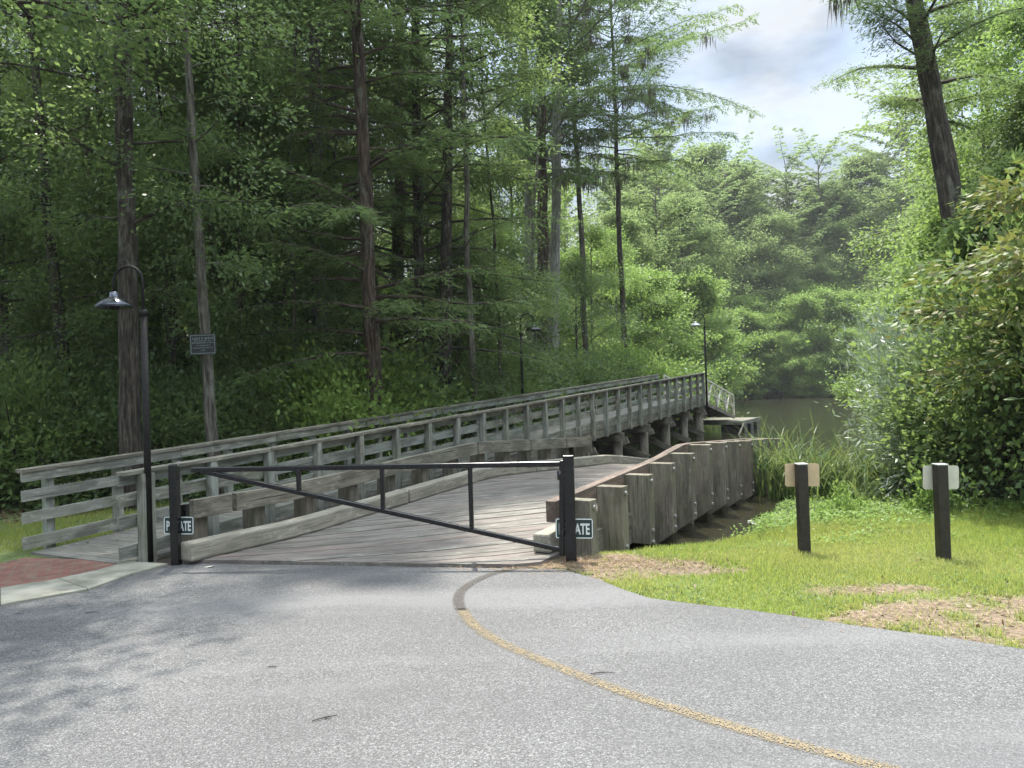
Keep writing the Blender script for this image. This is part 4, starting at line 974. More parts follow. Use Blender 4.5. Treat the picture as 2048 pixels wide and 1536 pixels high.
back = [tree_meshes('back_a', 22, 1.5, 5.0, 0.2, 121, 34, 4, 1.15, 90, (0.22, 0.12), 'leaf_bright', 'bark_grey', trunk_wob=0.03),  # brighter leaf colour stands in for back light from beyond the wood
        tree_meshes('back_b', 19, 1.0, 4.8, 0.18, 122, 34, 4, 1.15, 90, (0.22, 0.12), 'leaf_mid', 'bark_dark', trunk_wob=0.03)]
FARX = dict(size=(0.34, 0.15), bark='bark_grey', taper=1.2)
far = [cypress_meshes('far_a', 30, 1.5, 7.0, 0.35, 131, 120, 15, 17, 'leaf_far', shape=lambda f: 0.6 + 0.45 * math.sin(2.6 * f), rise0=0.15, droop=0.05, **FARX)[:2],
       tree_meshes('far_b', 26, 1.5, 7.5, 0.35, 132, 70, 9, 0.9, 50, (0.28, 0.15), 'leaf_far', 'bark_grey', trunk_wob=0.03, top_taper=0.3, zsq=0.7, dome=0.03, svar=(0.3, 1.9), flat=0.3),
       cypress_meshes('far_c', 33, 4.0, 6.0, 0.35, 133, 120, 14, 17, 'leaf_far', shape=lambda f: 0.55 + 0.5 * math.sin(2.8 * f), rise0=0.3, droop=0.04, **FARX)[:2],
       tree_meshes('far_d', 14, 0.3, 6.0, 0.25, 134, 46, 9, 0.8, 55, (0.26, 0.15), 'leaf_bright', 'bark_grey', trunk_wob=0.02, top_taper=0.2, zsq=0.7, dome=0.05, svar=(0.3, 1.8), flat=0.3)]
cyp = [cypress_meshes('cypress_a', 24, 2.6, 4.6, 0.23, 141, 95, 20, 26, size=(0.13, 0.036), bark='bark_red'),
       cypress_meshes('cypress_b', 22, 2.2, 4.2, 0.2, 142, 90, 20, 26, size=(0.13, 0.036), bark='bark_dark')]
bare = [cypress_meshes('flat_cypress_a', 21, 11.0, 5.2, 0.25, 151, 40, 16, 24, bark='bark_grey', shape=lambda f: 0.55 + 0.55 * math.sin(math.pi * f), moss=0.65, rise0=0.25, droop=0.03, taper=1.5),
        cypress_meshes('flat_cypress_b', 19, 9.0, 4.6, 0.2, 152, 34, 15, 24, bark='bark_grey', shape=lambda f: 0.5 + 0.6 * math.sin(math.pi * f), moss=0.7, rise0=0.3, droop=0.03, taper=1.4)]
bush = [bush_meshes('bush_a', 1.7, 1.3, 161, 70, 150, (0.075, 0.042), 'leaf_dark', 0.26),
        bush_meshes('bush_b', 2.2, 1.6, 162, 80, 150, (0.09, 0.045), 'leaf_mid', 0.3),
        bush_meshes('bush_c', 1.2, 1.1, 163, 55, 130, (0.07, 0.04), 'leaf_mid', 0.22),
        bush_meshes('bush_d', 2.0, 1.5, 164, 75, 150, (0.085, 0.05), 'leaf_bright', 0.28)]

# ---- trees one can pick out
def hero(px0, py0, px1, py1, Y, r, label, kind='tree', seed=1, bark='bark_dark', H=18, crown0=8, rad=4.0, leaf='leaf_dark', extra=None, name='forest_tree'):
    """tree whose stem passes two photo points at depth Y"""
    a = at(px0, py0, Y); b = at(px1, py1, Y); sl = (b.x - a.x) / (b.z - a.z); bx = a.x + sl * (0 - a.z); g = gz(bx, Y)
    if kind == 'cyp': ms = cypress_meshes('%s_%d' % (name, seed), H, crown0, rad, r, seed, leanv=(sl * H, 0), bark=bark, **(extra or {}))
    else: ms = tree_meshes('%s_%d' % (name, seed), H, crown0, rad, r, seed, leanv=(sl * H, 0), bark=bark, leaf=leaf, trunk_wob=0.012, **(extra or dict(n_limbs=26, subs=4, clump=0.5, leaves=75, lsize=(0.075, 0.042), limb_r=0.2, svar=(0.5, 1.3))))
    return put_tree(name, ms, (bx, Y, g - 0.05), label=label)
hero(262, 900, 243, 100, 11.6, 0.16, 'thick dark trunk with scaly bark just behind the near boardwalk lamp', seed=201, H=18, crown0=3.9, rad=2.6)
hero(425, 880, 385, 300, 12.0, 0.095, 'slim grey trunk that carries the small black notice', seed=202, bark='bark_grey', H=14, crown0=3.6, rad=1.9)
hero(128, 720, 68, 120, 14.0, 0.11, 'dark leaning trunk left of the lamp with a ragged bark', seed=203, H=18, crown0=3.5, rad=3.0)
hero(208, 730, 200, 400, 18.0, 0.10, 'straight brown trunk seen under the near lamp shade', seed=204, bark='bark_red', H=20, crown0=5.0, rad=3.2)
hero(305, 500, 292, 50, 19.0, 0.14, 'brown trunk rising just right of the thick lamp-side trunk', seed=205, bark='bark_red', H=21, crown0=8.5, rad=4.0)
hero(640, 700, 628, 200, 17.0, 0.19, 'broad grey trunk standing in the shade right of the notice tree', 'cyp', 206, 'bark_grey', 22, 5.5, 4.4, name='cypress_tree')
hero(748, 700, 714, 90, 15.0, 0.165, 'tall reddish cypress with tiers of dark feathery sprays', 'cyp', 207, 'bark_red', 22, 2.7, 4.3, name='cypress_tree', extra=dict(n_br=110, twigs=22, leaflets=26, size=(0.13, 0.036)))
hero(835, 420, 826, 60, 18.5, 0.15, 'dark cypress stem just right of the tall reddish cypress', 'cyp', 208, 'bark_dark', 22, 3.6, 4.2, name='cypress_tree', extra=dict(n_br=90, twigs=16, leaflets=24))
FS = lambda f: 0.5 + 0.6 * math.sin(math.pi * min(1, f + 0.1))
hero(1106, 760, 1118, 60, 27.0, 0.21, 'tall pale grey trunk rising behind the boardwalk with moss in its flat open crown', 'cyp', 209, 'bark_pale', 22, 9.0, 4.8, name='cypress_tree', extra=dict(n_br=54, twigs=22, leaflets=28, shape=FS, moss=0.5, rise0=0.2, taper=1.6, size=(0.15, 0.04)))
hero(1086, 760, 1090, 150, 27.8, 0.26, 'stout brown trunk touching the tall pale one behind the boardwalk', 'cyp', 210, 'bark_red', 18, 9.5, 3.6, name='cypress_tree', extra=dict(n_br=22, twigs=15, leaflets=26, shape=FS, moss=0.8, rise0=0.5, taper=1.6, size=(0.15, 0.04)))
hero(1062, 600, 1050, 120, 30.0, 0.2, 'grey cypress stem left of the tall pale trunk', 'cyp', 211, 'bark_pale', 22, 10, 4.6, name='cypress_tree', extra=dict(n_br=46, twigs=21, leaflets=28, shape=FS, moss=0.5, rise0=0.3, taper=1.6, size=(0.15, 0.04)))
hero(1160, 500, 1140, 60, 31.0, 0.13, 'thin bare-stemmed cypress right of the tall pale trunk', 'cyp', 212, 'bark_grey', 22, 11, 4.2, name='cypress_tree', extra=dict(n_br=42, twigs=20, leaflets=28, shape=FS, moss=0.5, rise0=0.3, taper=1.6, size=(0.15, 0.04)))
hero(1233, 345, 1222, 100, 34.0, 0.14, 'solitary thin cypress trunk against the open sky with wide flat branches', 'cyp', 213, 'bark_dark', 23, 11.5, 5.6, name='cypress_tree', extra=dict(n_br=56, twigs=28, leaflets=34, shape=FS, moss=0.4, rise0=0.1, taper=1.6, size=(0.14, 0.036)))
# leaning cypress over the right bank
hero(1908, 425, 1838, 60, 14.5, 0.23, 'dark leaning trunk above the bright shrubs on the right bank', 'cyp', 214, 'bark_dark', 13, 6.6, 2.35, name='cypress_tree', extra=dict(n_br=44, twigs=24, leaflets=44, size=(0.085, 0.02), shape=lambda f: 0.65 + 0.3 * math.sin(3 * f), moss=0.08, rise0=0.25, taper=2.2, wob=0.015))
hero(1985, 330, 1968, 100, 20.0, 0.13, 'slim grey tree with forking limbs behind the leaning trunk', 'tree', 215, 'bark_grey', 15, 5.0, 3.4, 'leaf_mid', dict(n_limbs=22, subs=4, clump=0.6, leaves=90, lsize=(0.12, 0.07)))

# ---- forest fill, left and centre
def scatter(kinds, spots, name, label_of, group, sc=(0.85, 1.2)):
    for (px, Y, k) in spots:
        b = base(px, Y)
        if lake_sd(np.array([b[0]]), np.array([b[1]]))[0] < 0.6 and Y < 60: continue
        s = rr.uniform(*sc); put_tree(name, kinds[k], b, (s, s, s * rr.uniform(0.9, 1.12)), rr.uniform(0, 6.28), (rr.uniform(-.04, .04), rr.uniform(-.06, .03)), label_of, group=group)
lab = {0: 'dark leafy understory tree in the shaded wood left of the boardwalk', 1: 'mid green understory tree in the wood left of the boardwalk', 2: 'low dark leafy tree in the shaded wood left of the boardwalk', 3: 'taller dark leafy tree in the wood left of the boardwalk', 4: 'bright green young tree in the wood left of the boardwalk'}
spots = [(20, 15.5, 1), (345, 14.8, 2), (455, 17.5, 4), (570, 16.2, 2), (905, 19, 2), (965, 21, 4), (1035, 24, 2), (-60, 13.2, 0), (60, 17, 4), (-20, 20, 3), (140, 21, 0), (230, 16, 2), (330, 15.5, 0), (300, 22, 3), (400, 19, 1), (480, 15, 2), (520, 21, 3), (560, 17.5, 0), (620, 23, 1), (700, 20, 2), (860, 22, 0), (800, 25, 3), (920, 20, 2), (940, 26, 2), (1000, 23, 2),
         (1000, 29, 2), (1150, 30, 2), (1185, 36, 4), (1240, 42, 4), (60, 26, 3), (180, 28, 1), (430, 27, 4), (680, 28, 1), (20, 14.8, 2), (-150, 16, 3), (-160, 22, 1), (350, 30, 1), (560, 31, 4), (770, 32, 4), (900, 34, 1), (1080, 35, 4), (100, 33, 4), (250, 35, 1)]
for (px, Y, k) in spots: scatter(under, [(px, Y, k)], 'understory_tree', lab[k], 'understory trees of the wood left of the boardwalk, kind %s' % ('dark', 'mid green', 'low', 'taller', 'bright')[k])
tl = ['tall broadleaf tree with dark crown in the wood left of the boardwalk', 'tall broadleaf tree with grey trunk in the wood left of the boardwalk', 'tall broadleaf tree leafy from low down in the wood left of the boardwalk']
spots = [(-120, 18, 0), (520, 22, 0), (600, 31, 2), (-40, 30, 2)]
for (px, Y, k) in spots: scatter(tall, [(px, Y, k)], 'tall_tree', tl[k], 'tall broadleaf trees left of the boardwalk, %s' % ('dark', 'grey', 'leafy')[k])
bl = ['pale green leafy tree deep in the wood', 'mid green leafy tree deep in the wood']
i = 0
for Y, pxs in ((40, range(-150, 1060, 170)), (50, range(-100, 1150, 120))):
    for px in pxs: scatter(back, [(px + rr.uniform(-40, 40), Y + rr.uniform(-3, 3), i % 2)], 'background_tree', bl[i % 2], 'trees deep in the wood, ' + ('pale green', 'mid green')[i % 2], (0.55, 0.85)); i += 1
cl = ['dark feathery cypress in the wood, red-brown stem', 'dark feathery cypress in the wood, blackish stem']
for j, (px, Y) in enumerate([(560, 21), (880, 18), (790, 22), (660, 26)]): scatter(cyp, [(px, Y, j % 2)], 'cypress_tree', cl[j % 2], 'feathery cypresses of the wood, ' + ('red-brown', 'blackish')[j % 2], (0.85, 1.05))
# thin stems
stem = [tree_meshes('sapling_a', 13, 6.5, 2.0, 0.055, 171, 14, 4, 0.55, 110, (0.10, 0.055), 'leaf_mid', 'bark_dark', trunk_wob=0.06), tree_meshes('sapling_b', 15, 8, 2.2, 0.075, 172, 14, 4, 0.55, 110, (0.10, 0.055), 'leaf_dark', 'bark_grey', trunk_wob=0.05)]
for j, px in enumerate([22, 60, 95, 148, 180, 230, 320, 345, 365, 450, 470, 520, 555, 590, 655, 690, 780, 870, 910, 955, 1010, 1075, 1180, 1205]): scatter(stem, [(px, rr.uniform(15, 27), j % 2)], 'slender_tree', ['slender dark stem among the woodland trees', 'slender grey stem among the woodland trees'][j % 2], 'slender stems, ' + ('dark', 'grey')[j % 2], (0.85, 1.15))
# lakeside trees on the left shore, towards the far bank
for j, (px, Y, k, s) in enumerate([(1190, 50, 3, .75), (1250, 55, 1, .55), (1320, 62, 0, .6), (1290, 46, 3, .6), (1370, 75, 1, .8), (1240, 66, 2, .6), (1385, 64, 3, .8), (1330, 84, 2, .9), (1140, 60, 2, .55)]):
    b = base(px, Y); put_tree('lakeside_tree', far[k], b, (s, s, s), rr.uniform(0, 6), (0, 0), ['leafy hazy left-shore tree', 'round hazy left-shore tree', 'tall hazy left-shore tree', 'low hazy left-shore waterline tree'][k], group='left shore trees, ' + ('leafy', 'round', 'tall', 'low')[k])
fl = ['tall hazy green tree in the wall of woods across the pond', 'broad hazy green tree in the wall of woods across the pond', 'highest thin-crowned tree in the wall of woods across the pond', 'low leafy tree overhanging the far waterline']
i = 0
for (Y, lo, hi, st, ks, s0) in ((88.6, 1400, 1800, 30, (3,), 0.33), (90.5, 1400, 1800, 40, (3,), 0.55), (93.5, 1400, 1800, 48, (3,), 0.8), (97.5, 1380, 1850, 60, (3, 1), 0.95), (103, 1340, 1950, 66, (1, 1, 0), 0.85), (110, 1320, 2000, 70, (1, 0, 1), 1.05), (119, 1250, 2150, 74, (1, 1, 0), 1.33)):
    px = lo
    while px < hi:
        k = ks[i % len(ks)]; s = s0 * rr.uniform(0.85, 1.12) * (0.75 if (k == 1 and s0 == 0.95) else 1.0); q = at(px + rr.uniform(-20, 20), 780, Y + rr.uniform(-2.5, 2.5)); g = gz(q.x, q.y)
        put_tree('far_bank_tree', far[k], (q.x, q.y, g), (s * 1.05, s * 1.05, s), rr.uniform(0, 6), (0, 0), fl[k], group='trees across the pond, ' + ('tall', 'broad', 'highest', 'low')[k]); px += st * rr.uniform(0.85, 1.15); i += 1
# shade trees beside the road, outside the frame, whose crowns shadow the left of the road
put_tree('tall_tree', tall[0], (-7.4, 9.3, -0.02), (1.0, 1.0, 0.85), 1.0, (0, 0), 'tall broadleaf tree beside the brick path, left of everything in view')
put_tree('tall_tree', tall[0], (-5.3, 6.7, -0.02), (1.0, 1.0, 0.8), 2.2, (0, 0), 'tall broadleaf tree at the left edge of the road, nearest the viewer')

# ---- bushes, left
bushlab = ['dark leafy shrub at the foot of the wood', 'mid green shrub at the foot of the wood', 'low green shrub at the foot of the wood', 'bright green shrub at the foot of the wood']
sp = [(-40, 13.5, 0, 1.2), (60, 13, 1, 1.1), (130, 14.5, 0, 1.3), (200, 13.6, 0, 1.2), (320, 13.8, 0, 1.3), (350, 14.5, 1, 1.1), (470, 13.6, 0, 1.1), (520, 15.5, 1, 1.2), (600, 15.6, 1, 1.2), (660, 14.8, 3, 1.3), (720, 16.5, 3, 1.2), (790, 16.5, 0, 1.3), (850, 18, 3, 1.0), (900, 18.5, 0, 1.3), (960, 20, 1, 1.3), (1020, 22, 0, 1.4), (1090, 25, 1, 1.3), (1150, 26, 0, 1.4),
      (1210, 29, 1, 1.6), (1275, 31, 3, 1.9), (1310, 33, 3, 1.6), (10, 17, 1, 1.5), (270, 17, 0, 1.5), (420, 17.5, 0, 1.5), (560, 18.5, 0, 1.6), (-130, 14.5, 0, 1.5), (1345, 36, 1, 1.5), (700, 19, 0, 1.6), (140, 19, 1, 1.6)]
for (px, Y, k, s) in sp:
    b = base(px, Y); put_bush('shrub', bush[k], b, (s, s, s * rr.uniform(0.85, 1.15)), rr.uniform(0, 6), bushlab[k], 'shrubs at the foot of the wood, ' + ('dark', 'mid green', 'low', 'bright')[k])

# ---- right bank
wil = bush_meshes('willow', 2.4, 1.7, 181, 120, 150, (0.13, 0.028), 'leaf_willow', 0.33, 0.4)
brt = bush_meshes('bright', 3.4, 2.0, 182, 170, 120, (0.09, 0.045), 'leaf_bright', 0.27, 0.5, lobes=11)
mag = bush_meshes('magnolia', 2.6, 1.5, 183, 60, 60, (0.17, 0.075), 'leaf_magnolia', 0.30, 0.45)
drk = bush_meshes('wall_shrub', 2.6, 1.7, 184, 90, 190, (0.075, 0.045), 'leaf_mid', 0.3, 0.5)
brt_t = [tree_meshes('bank_leafy_a', 6.0, 0.3, 2.3, 0.08, 186, 34, 6, 0.42, 75, (0.095, 0.055), 'leaf_bright', 'bark_grey', top_taper=0.55, svar=(0.5, 1.4)), tree_meshes('bank_leafy_b', 4.2, 0.2, 2.0, 0.06, 187, 28, 6, 0.38, 75, (0.09, 0.05), 'leaf_bright', 'bark_grey', top_taper=0.5, svar=(0.5, 1.4)), tree_meshes('bank_leafy_c', 7.5, 0.4, 2.6, 0.09, 188, 38, 6, 0.45, 80, (0.10, 0.055), 'leaf_mid', 'bark_grey', top_taper=0.5, svar=(0.5, 1.4))]
R_ = [('silvery narrow-leaved willow shrub in the middle of the right bank', wil, 1905, 11.6, 0.9, 1.15), ('silvery narrow-leaved shrub lower on the right bank', wil, 1860, 12.6, 0.62, 0.8), ('tall bright yellow-green shrub at the water edge of the right bank', brt_t[0], 1905, 15.5, 0.85, 0.86),
      ('bright green shrub leaning over the water at the right bank', brt_t[1], 1825, 14.4, 0.6, 0.75), ('bright green shrub behind the willow on the right bank', brt_t[1], 1975, 13.2, 0.95, 1.05), ('dark dense shrub at the right edge behind the cream sign', drk, 2030, 10.6, 0.95, 1.0),
      ('dark dense shrub between the willow and the lawn', drk, 1935, 11.2, 0.75, 0.65), ('dark dense shrub beyond the right edge of the lawn', drk, 2140, 10.0, 1.2, 1.6), ('green shrub filling the bank behind the reeds', drk, 1850, 13.4, 0.6, 0.6), ('tall green shrub far right of the leaning trunk', brt_t[2], 2110, 14.5, 0.95, 1.0),
      ('bright green shrub at the right rear of the bank', brt_t[0], 1965, 18.0, 1.1, 1.1), ('leafy green tree filling the right side above the dark shrubs', brt_t[2], 2040, 12.6, 0.75, 0.72), ('bright low shrub under the leaning trunk', brt_t[1], 1880, 13.4, 0.6, 0.62)]
for (lb, ms, px, Y, sx, sz) in R_:
    b = base(px, Y); put_bush('bank_shrub', ms, (b[0], b[1], max(b[2], -0.25)), (sx, sx, sz), rr.uniform(0, 6), lb)
# large-leaved tree reaching in from the right edge
mg = tree_meshes('large_leaf', 6.2, 1.7, 1.75, 0.09, 185, 22, 5, 0.42, 44, (0.13, 0.058), 'leaf_magnolia', 'bark_grey', rise=(0.0, 0.7), flat=0.3)
b = base(2195, 9.0); put_tree('large_leaved_tree', mg, b, (0.95, 0.95, 0.72), 1.4, (0, -0.02), 'large-leaved glossy tree reaching in from the right edge with brownish leaf undersides')
put_tree('bank_tree', under[4], base(2075, 16), (1.1, 1.1, 1.15), 0.5, (0, 0), 'yellow-green tree at the upper right behind the shrubs')
put_tree('bank_tree', under[1], base(1990, 19), (1.0, 1.0, 1.15), 2.5, (0, 0), 'mid green tree behind the leaning trunk on the right bank')
put_tree('bank_tree', tall[2], base(2120, 22), (0.8, 0.8, 0.8), 0.9, (0, 0), 'tall tree closing the upper right corner')
put_tree('bank_tree', under[4], base(1880, 24), (0.95, 0.95, 0.9), 4.0, (0, 0), 'pale green tree on the right shore beyond the shrubs')
put_tree('bank_tree', under[1], base(1930, 30), (1.2, 1.2, 1.2), 5.0, (0, 0), 'hazy green tree farther back on the right shore')

# ---- reeds
def blades(C, rng, Lh, wid, seg=5, bend=0.9, up=0.25):
    """arching blades as strips of quads"""
    n = len(C); az = rng.uniform(0, 2 * math.pi, n); d = np.stack([np.cos(az), np.sin(az), np.zeros(n)], 1); sd = np.stack([-np.sin(az), np.cos(az), np.zeros(n)], 1); Q = []
    Lh = np.broadcast_to(Lh, (n,)); b = rng.uniform(0.2, 1.0, n) * bend; el0 = np.pi / 2 - rng.uniform(0.02, up, n); P = [C.copy()]; el = el0.copy()
    for k in range(seg):
        step = (Lh / seg)[:, None]; P.append(P[-1] + (d * np.cos(el)[:, None] + np.array([0, 0, 1.0]) * np.sin(el)[:, None]) * step); el = el - b * 1.9 / seg * (0.4 + 1.2 * k / seg)
    for k in range(seg):
        w0 = wid * (1 - (k / seg) ** 2) / 2; w1 = wid * (1 - ((k + 1) / seg) ** 2) / 2 + 1e-4
        Q.append(np.stack([P[k] - sd * w0, P[k] + sd * w0, P[k + 1] + sd * w1, P[k + 1] - sd * w1], 1))
    Q = np.stack(Q, 1).reshape(-1, 3)   # keep each blade connected
    me_v = Q.reshape(n, seg * 4, 3); return me_v
def blade_mesh(name, C, rng, Lh, wid, seg, bend, up, mat):
    V = blades(C, rng, Lh, wid, seg, bend, up).reshape(-1, 4, 3); return quads_mesh(name, V, mat)
rl = ['reed clump just past the far end of the bridge wall', 'tall reed clump between the bridge and the tan sign', 'reed clump right behind the tan sign', 'reed clump with stiff upright blades right of the tan sign', 'reed clump midway between the two signs', 'reed clump left of the cream sign', 'reed clump close behind the cream sign', 'low reed clump in front of the taller reeds', 'reed clump rising highest against the water', 'thin reed clump at the water edge near the shrubs']
for j, (px, Y, r_c, hh, nn) in enumerate([(1550, 12.9, 0.35, 1.6, 150), (1590, 12.6, 0.4, 1.5, 200), (1640, 12.2, 0.45, 1.15, 240), (1690, 12.8, 0.4, 1.35, 170), (1745, 12.3, 0.5, 1.15, 260), (1800, 12.0, 0.5, 1.1, 240), (1850, 11.6, 0.45, 1.0, 200), (1715, 11.2, 0.25, 0.8, 70), (1770, 13.2, 0.4, 1.4, 130), (1830, 13.0, 0.4, 1.2, 130)]):
    rng = np.random.default_rng(300 + j); b = base(px, Y); nn = int(nn * 0.62); C = np.zeros((nn, 3)); C[:, :2] = rng.normal(size=(nn, 2)) * r_c * 0.55
    o = link_mesh('reed_clump', blade_mesh('reed_clump', C, rng, hh * 0.98 * rng.uniform(0.55, 1.15, nn), 0.026, 8, 1.7, 0.35, M['leaf_reed']), None, None, (b[0], b[1], max(b[2], -0.34))); tag(o, rl[j], 'reeds', 'reed clumps along the water edge')
# young yellowish plants
yl = ['yellow-green seedling right of the tan sign post', 'yellow-green seedling between the signs', 'yellow-green vine climbing above the cream sign', 'yellow-green seedling left of the cream sign post', 'yellow-green sprig low beside the tan sign post']
for j, (px, Y, s) in enumerate([(1672, 9.9, 0.36), (1700, 9.4, 0.26), (1856, 9.6, 0.55), (1830, 9.7, 0.32), (1640, 9.2, 0.22)]):
    ms = bush_meshes('seedling_%d' % j, 1.0, 0.55, 320 + j, 14, 22, (0.13, 0.085), 'leaf_bright', 0.16); b = base(px, Y); put_bush('seedling', ms, b, (s, s, s * 1.3), j, yl[j], cat='plant')
# ---- lawn, ground cover, litter
rng = np.random.default_rng(55)
def in_frame(x, y, m=420):
    d = np.stack([x, y, np.zeros_like(x) - CAM_H], 1) @ np.array(CR); px = 1024 + F * d[:, 0] / -d[:, 2]; return (px > -m) & (px < 2048 + m)
N_ = 540000
x = rng.uniform(0.2, 11.5, N_); y = rng.uniform(4.2, 10.6, N_); keep = ~in_poly(x, y, road_poly) & in_frame(x, y)
u = x * math.cos(R(31)) - y * math.sin(R(31)); keep &= (u > -3.12) | ((y < 7.3) & (x > 0.6))
gm = grass_mask(x, y); dm_ = dirt_mask(x, y); pr = gm * np.clip(1 - 1.0 * dm_, 0.06, 1) * (0.45 + 0.75 * vnoise(x, y, 2.5, 8)) * np.clip(7.5 / y, 0.3, 1.2) ** 1.2
keep &= rng.random(N_) < pr; x = x[keep]; y = y[keep]
x2 = rng.uniform(-14, -4.7, 90000); y2 = rng.uniform(8.4, 13.5, 90000); k2 = in_frame(x2, y2) & (rng.random(90000) < grass_mask(x2, y2) * (0.3 + 0.8 * vnoise(x2, y2, 1.5, 4)) * 0.8) & (straw_left(x2, y2) < 0.5) & ~in_poly(x2, y2, bp)
k2 &= ((x2 - W0.x) * EN.x + (y2 - W0.y) * EN.y) > WW
x = np.concatenate([x, x2[k2]]); y = np.concatenate([y, y2[k2]]); C = np.stack([x, y, ground_z(x, y) - 0.004], 1); n_ = len(C)
hgt = rng.uniform(0.022, 0.055, n_) * (0.7 + 0.6 * vnoise(x, y, 1.7, 9)) * np.where(y > 8.4, 1.5, 1.0)
az = rng.uniform(0, 6.283, n_); ln = rng.uniform(0.1, 0.9, n_); tip = C + np.stack([np.cos(az) * hgt * ln, np.sin(az) * hgt * ln, hgt], 1); sd = np.stack([-np.sin(az), np.cos(az), np.zeros(n_)], 1) * 0.0032
V = np.stack([C - sd, C + sd, tip + sd * 0.2, tip - sd * 0.2], 1)
o = link_mesh('grass', quads_mesh('grass', V, M['grass']), None); tag(o, kind='stuff')
# straw and dead leaves
n0 = 26000; x = rng.uniform(-0.3, 9, n0); y = rng.uniform(4, 8.2, n0); k = (rng.random(n0) < dirt_mask(x, y) * 0.9) & ~(in_poly(x, y, road_poly) & (rng.random(n0) < 0.985)); x = x[k]; y = y[k]
x3 = rng.normal(0.75, 0.55, 2600); y3 = rng.normal(7.0, 0.14, 2600); k3 = y3 < 7.3; x = np.concatenate([x, x3[k3]]); y = np.concatenate([y, y3[k3]])
C = np.stack([x, y, np.maximum(ground_z(x, y), 0.0) + 0.006], 1); n_ = len(C); az = rng.uniform(0, 6.283, n_); D = np.stack([np.cos(az), np.sin(az), rng.uniform(-0.03, 0.25, n_)], 1)
V = leaf_quads(C, D, rng.uniform(0.03, 0.10, n_), 0.005, rng, 1.0); o = link_mesh('pine_straw', quads_mesh('straw', V, M['straw']), None); tag(o, kind='stuff')
n0 = 60000; x = rng.uniform(-16, 3, n0); y = rng.uniform(8.6, 26, n0); k = (lake_sd(x, y) > 0.3) & in_frame(x, y) & (grass_mask(x, y) < 0.5) | ((straw_left(x, y) > 0.4)); x = x[k]; y = y[k]; C = np.stack([x, y, ground_z(x, y) + 0.008], 1); n_ = len(C)
az = rng.uniform(0, 6.283, n_); D = np.stack([np.cos(az), np.sin(az), rng.uniform(-0.1, 0.5, n_)], 1); V = leaf_quads(C, D, rng.uniform(0.05, 0.11, n_), 0.045, rng, 0.9); o = link_mesh('leaf_litter', quads_mesh('litter', V, M['dry_leaf']), None); tag(o, kind='stuff')
# broad-leaved ground cover on the slope and under the wood
def cover(n0, x0, x1, y0, y1, fn, hz, ls, mat, name, seed):
    rng = np.random.default_rng(seed); x = rng.uniform(x0, x1, n0); y = rng.uniform(y0, y1, n0); k = in_frame(x, y) & (lake_sd(x, y) > 0.05) & (rng.random(n0) < fn(x, y)); x = x[k]; y = y[k]; n_ = len(x)
    h = hz * (0.3 + 1.2 * vnoise(x, y, 1.3, seed)) * rng.random(n_) ** 0.7; C = np.stack([x, y, ground_z(x, y) + h], 1); D = unit(rng.normal(size=(n_, 3)) * np.array([1, 1, 0.45]) + np.array([0, 0, 0.15])); s = rng.uniform(0.6, 1.3, n_)
    o = link_mesh(name, quads_mesh(name, leaf_quads(C, D, ls[0] * s, ls[1] * s, rng, 0.7), M[mat]), None); tag(o, kind='stuff'); return o
fu = lambda x, y: x * math.cos(R(31)) - y * math.sin(R(31))
cover(60000, 1.5, 10, 8.2, 14, lambda x, y: sstep(8.3, 9.3, y + 0.5 * (vnoise(x, y, 1.1, 6) - 0.5)) * (ground_z(x, y) > -0.34) * (0.35 + 0.8 * vnoise(x, y, 2.2, 11)), 0.13, (0.05, 0.026), 'leaf_bright', 'ground_cover', 61)
cover(9000, 1.5, 10, 7.6, 9.5, lambda x, y: (ground_z(x, y) > -0.3) * sstep(0.5, 0.75, vnoise(x, y, 2.0, 21)), 0.07, (0.04, 0.028), 'leaf_bright', 'weeds', 62)
cover(60000, -16, 1, 11.5, 28, lambda x, y: 0.25 + 0.7 * sstep(0.35, 0.65, vnoise(x, y, 0.7, 13)), 0.35, (0.09, 0.055), 'leaf_dark', 'undergrowth', 63)
cover(70000, 0.4, 9.5, 4.5, 9.2, lambda x, y: (fu(x, y) > -3.0) * ~in_poly(x, y, road_poly) * (0.12 + 0.6 * sstep(0.5, 0.7, vnoise(x, y, 1.6, 31))) * (1 - dirt_mask(x, y)), 0.03, (0.022, 0.018), 'leaf_mid', 'clover', 64)
cover(9000, 0.0, 9.5, 4.5, 8.4, lambda x, y: ~in_poly(x, y, road_poly) * (0.05 + 0.5 * dirt_mask(x, y)), 0.006, (0.045, 0.025), 'dry_leaf', 'dead_leaves', 65)
# ---- small things on the road
for j, (px, py, ln, az, lb) in enumerate([(1205, 1346, 0.14, 0.05, 'short dark twig right of the yellow line on the road'), (650, 1436, 0.13, 0.5, 'thin forked twig on the left part of the road'), (186, 1225, 0.12, 0.0, 'dark twig on the shaded road near the kerb'), (38, 1227, 0.07, 0.02, 'small twig at the left edge of the road'), (545, 1334, 0.06, 0.0, 'tiny twig in the middle left of the road')]):
    b = gr(px, py, 0.006); mb = MB(j); d = Vector((math.cos(az), math.sin(az), 0)); mb.tube([b - d * ln / 2, b + Vector((0, 0.008, 0.002)), b + d * ln / 2 + Vector((0, -0.004, 0.002))], [0.002, 0.003, 0.0015], 6)
    if j == 1: mb.tube([b, b + d * ln * 0.3 + Vector((0.0, -0.03, 0.003))], [0.003, 0.0015], 5)
    o = mb.build('twig', M['twig']); tag(o, lb, 'twig')
b = gr(408, 1134, 0.008); mb = MB(1); mb.v = []
V = leaf_quads(np.array([[b.x, b.y, b.z], [b.x + 0.03, b.y + 0.02, b.z + 0.002]]), np.array([[1.0, 0.2, 0.1], [1, -0.3, 0.15]]), 0.07, 0.045, np.random.default_rng(1), 1.0)
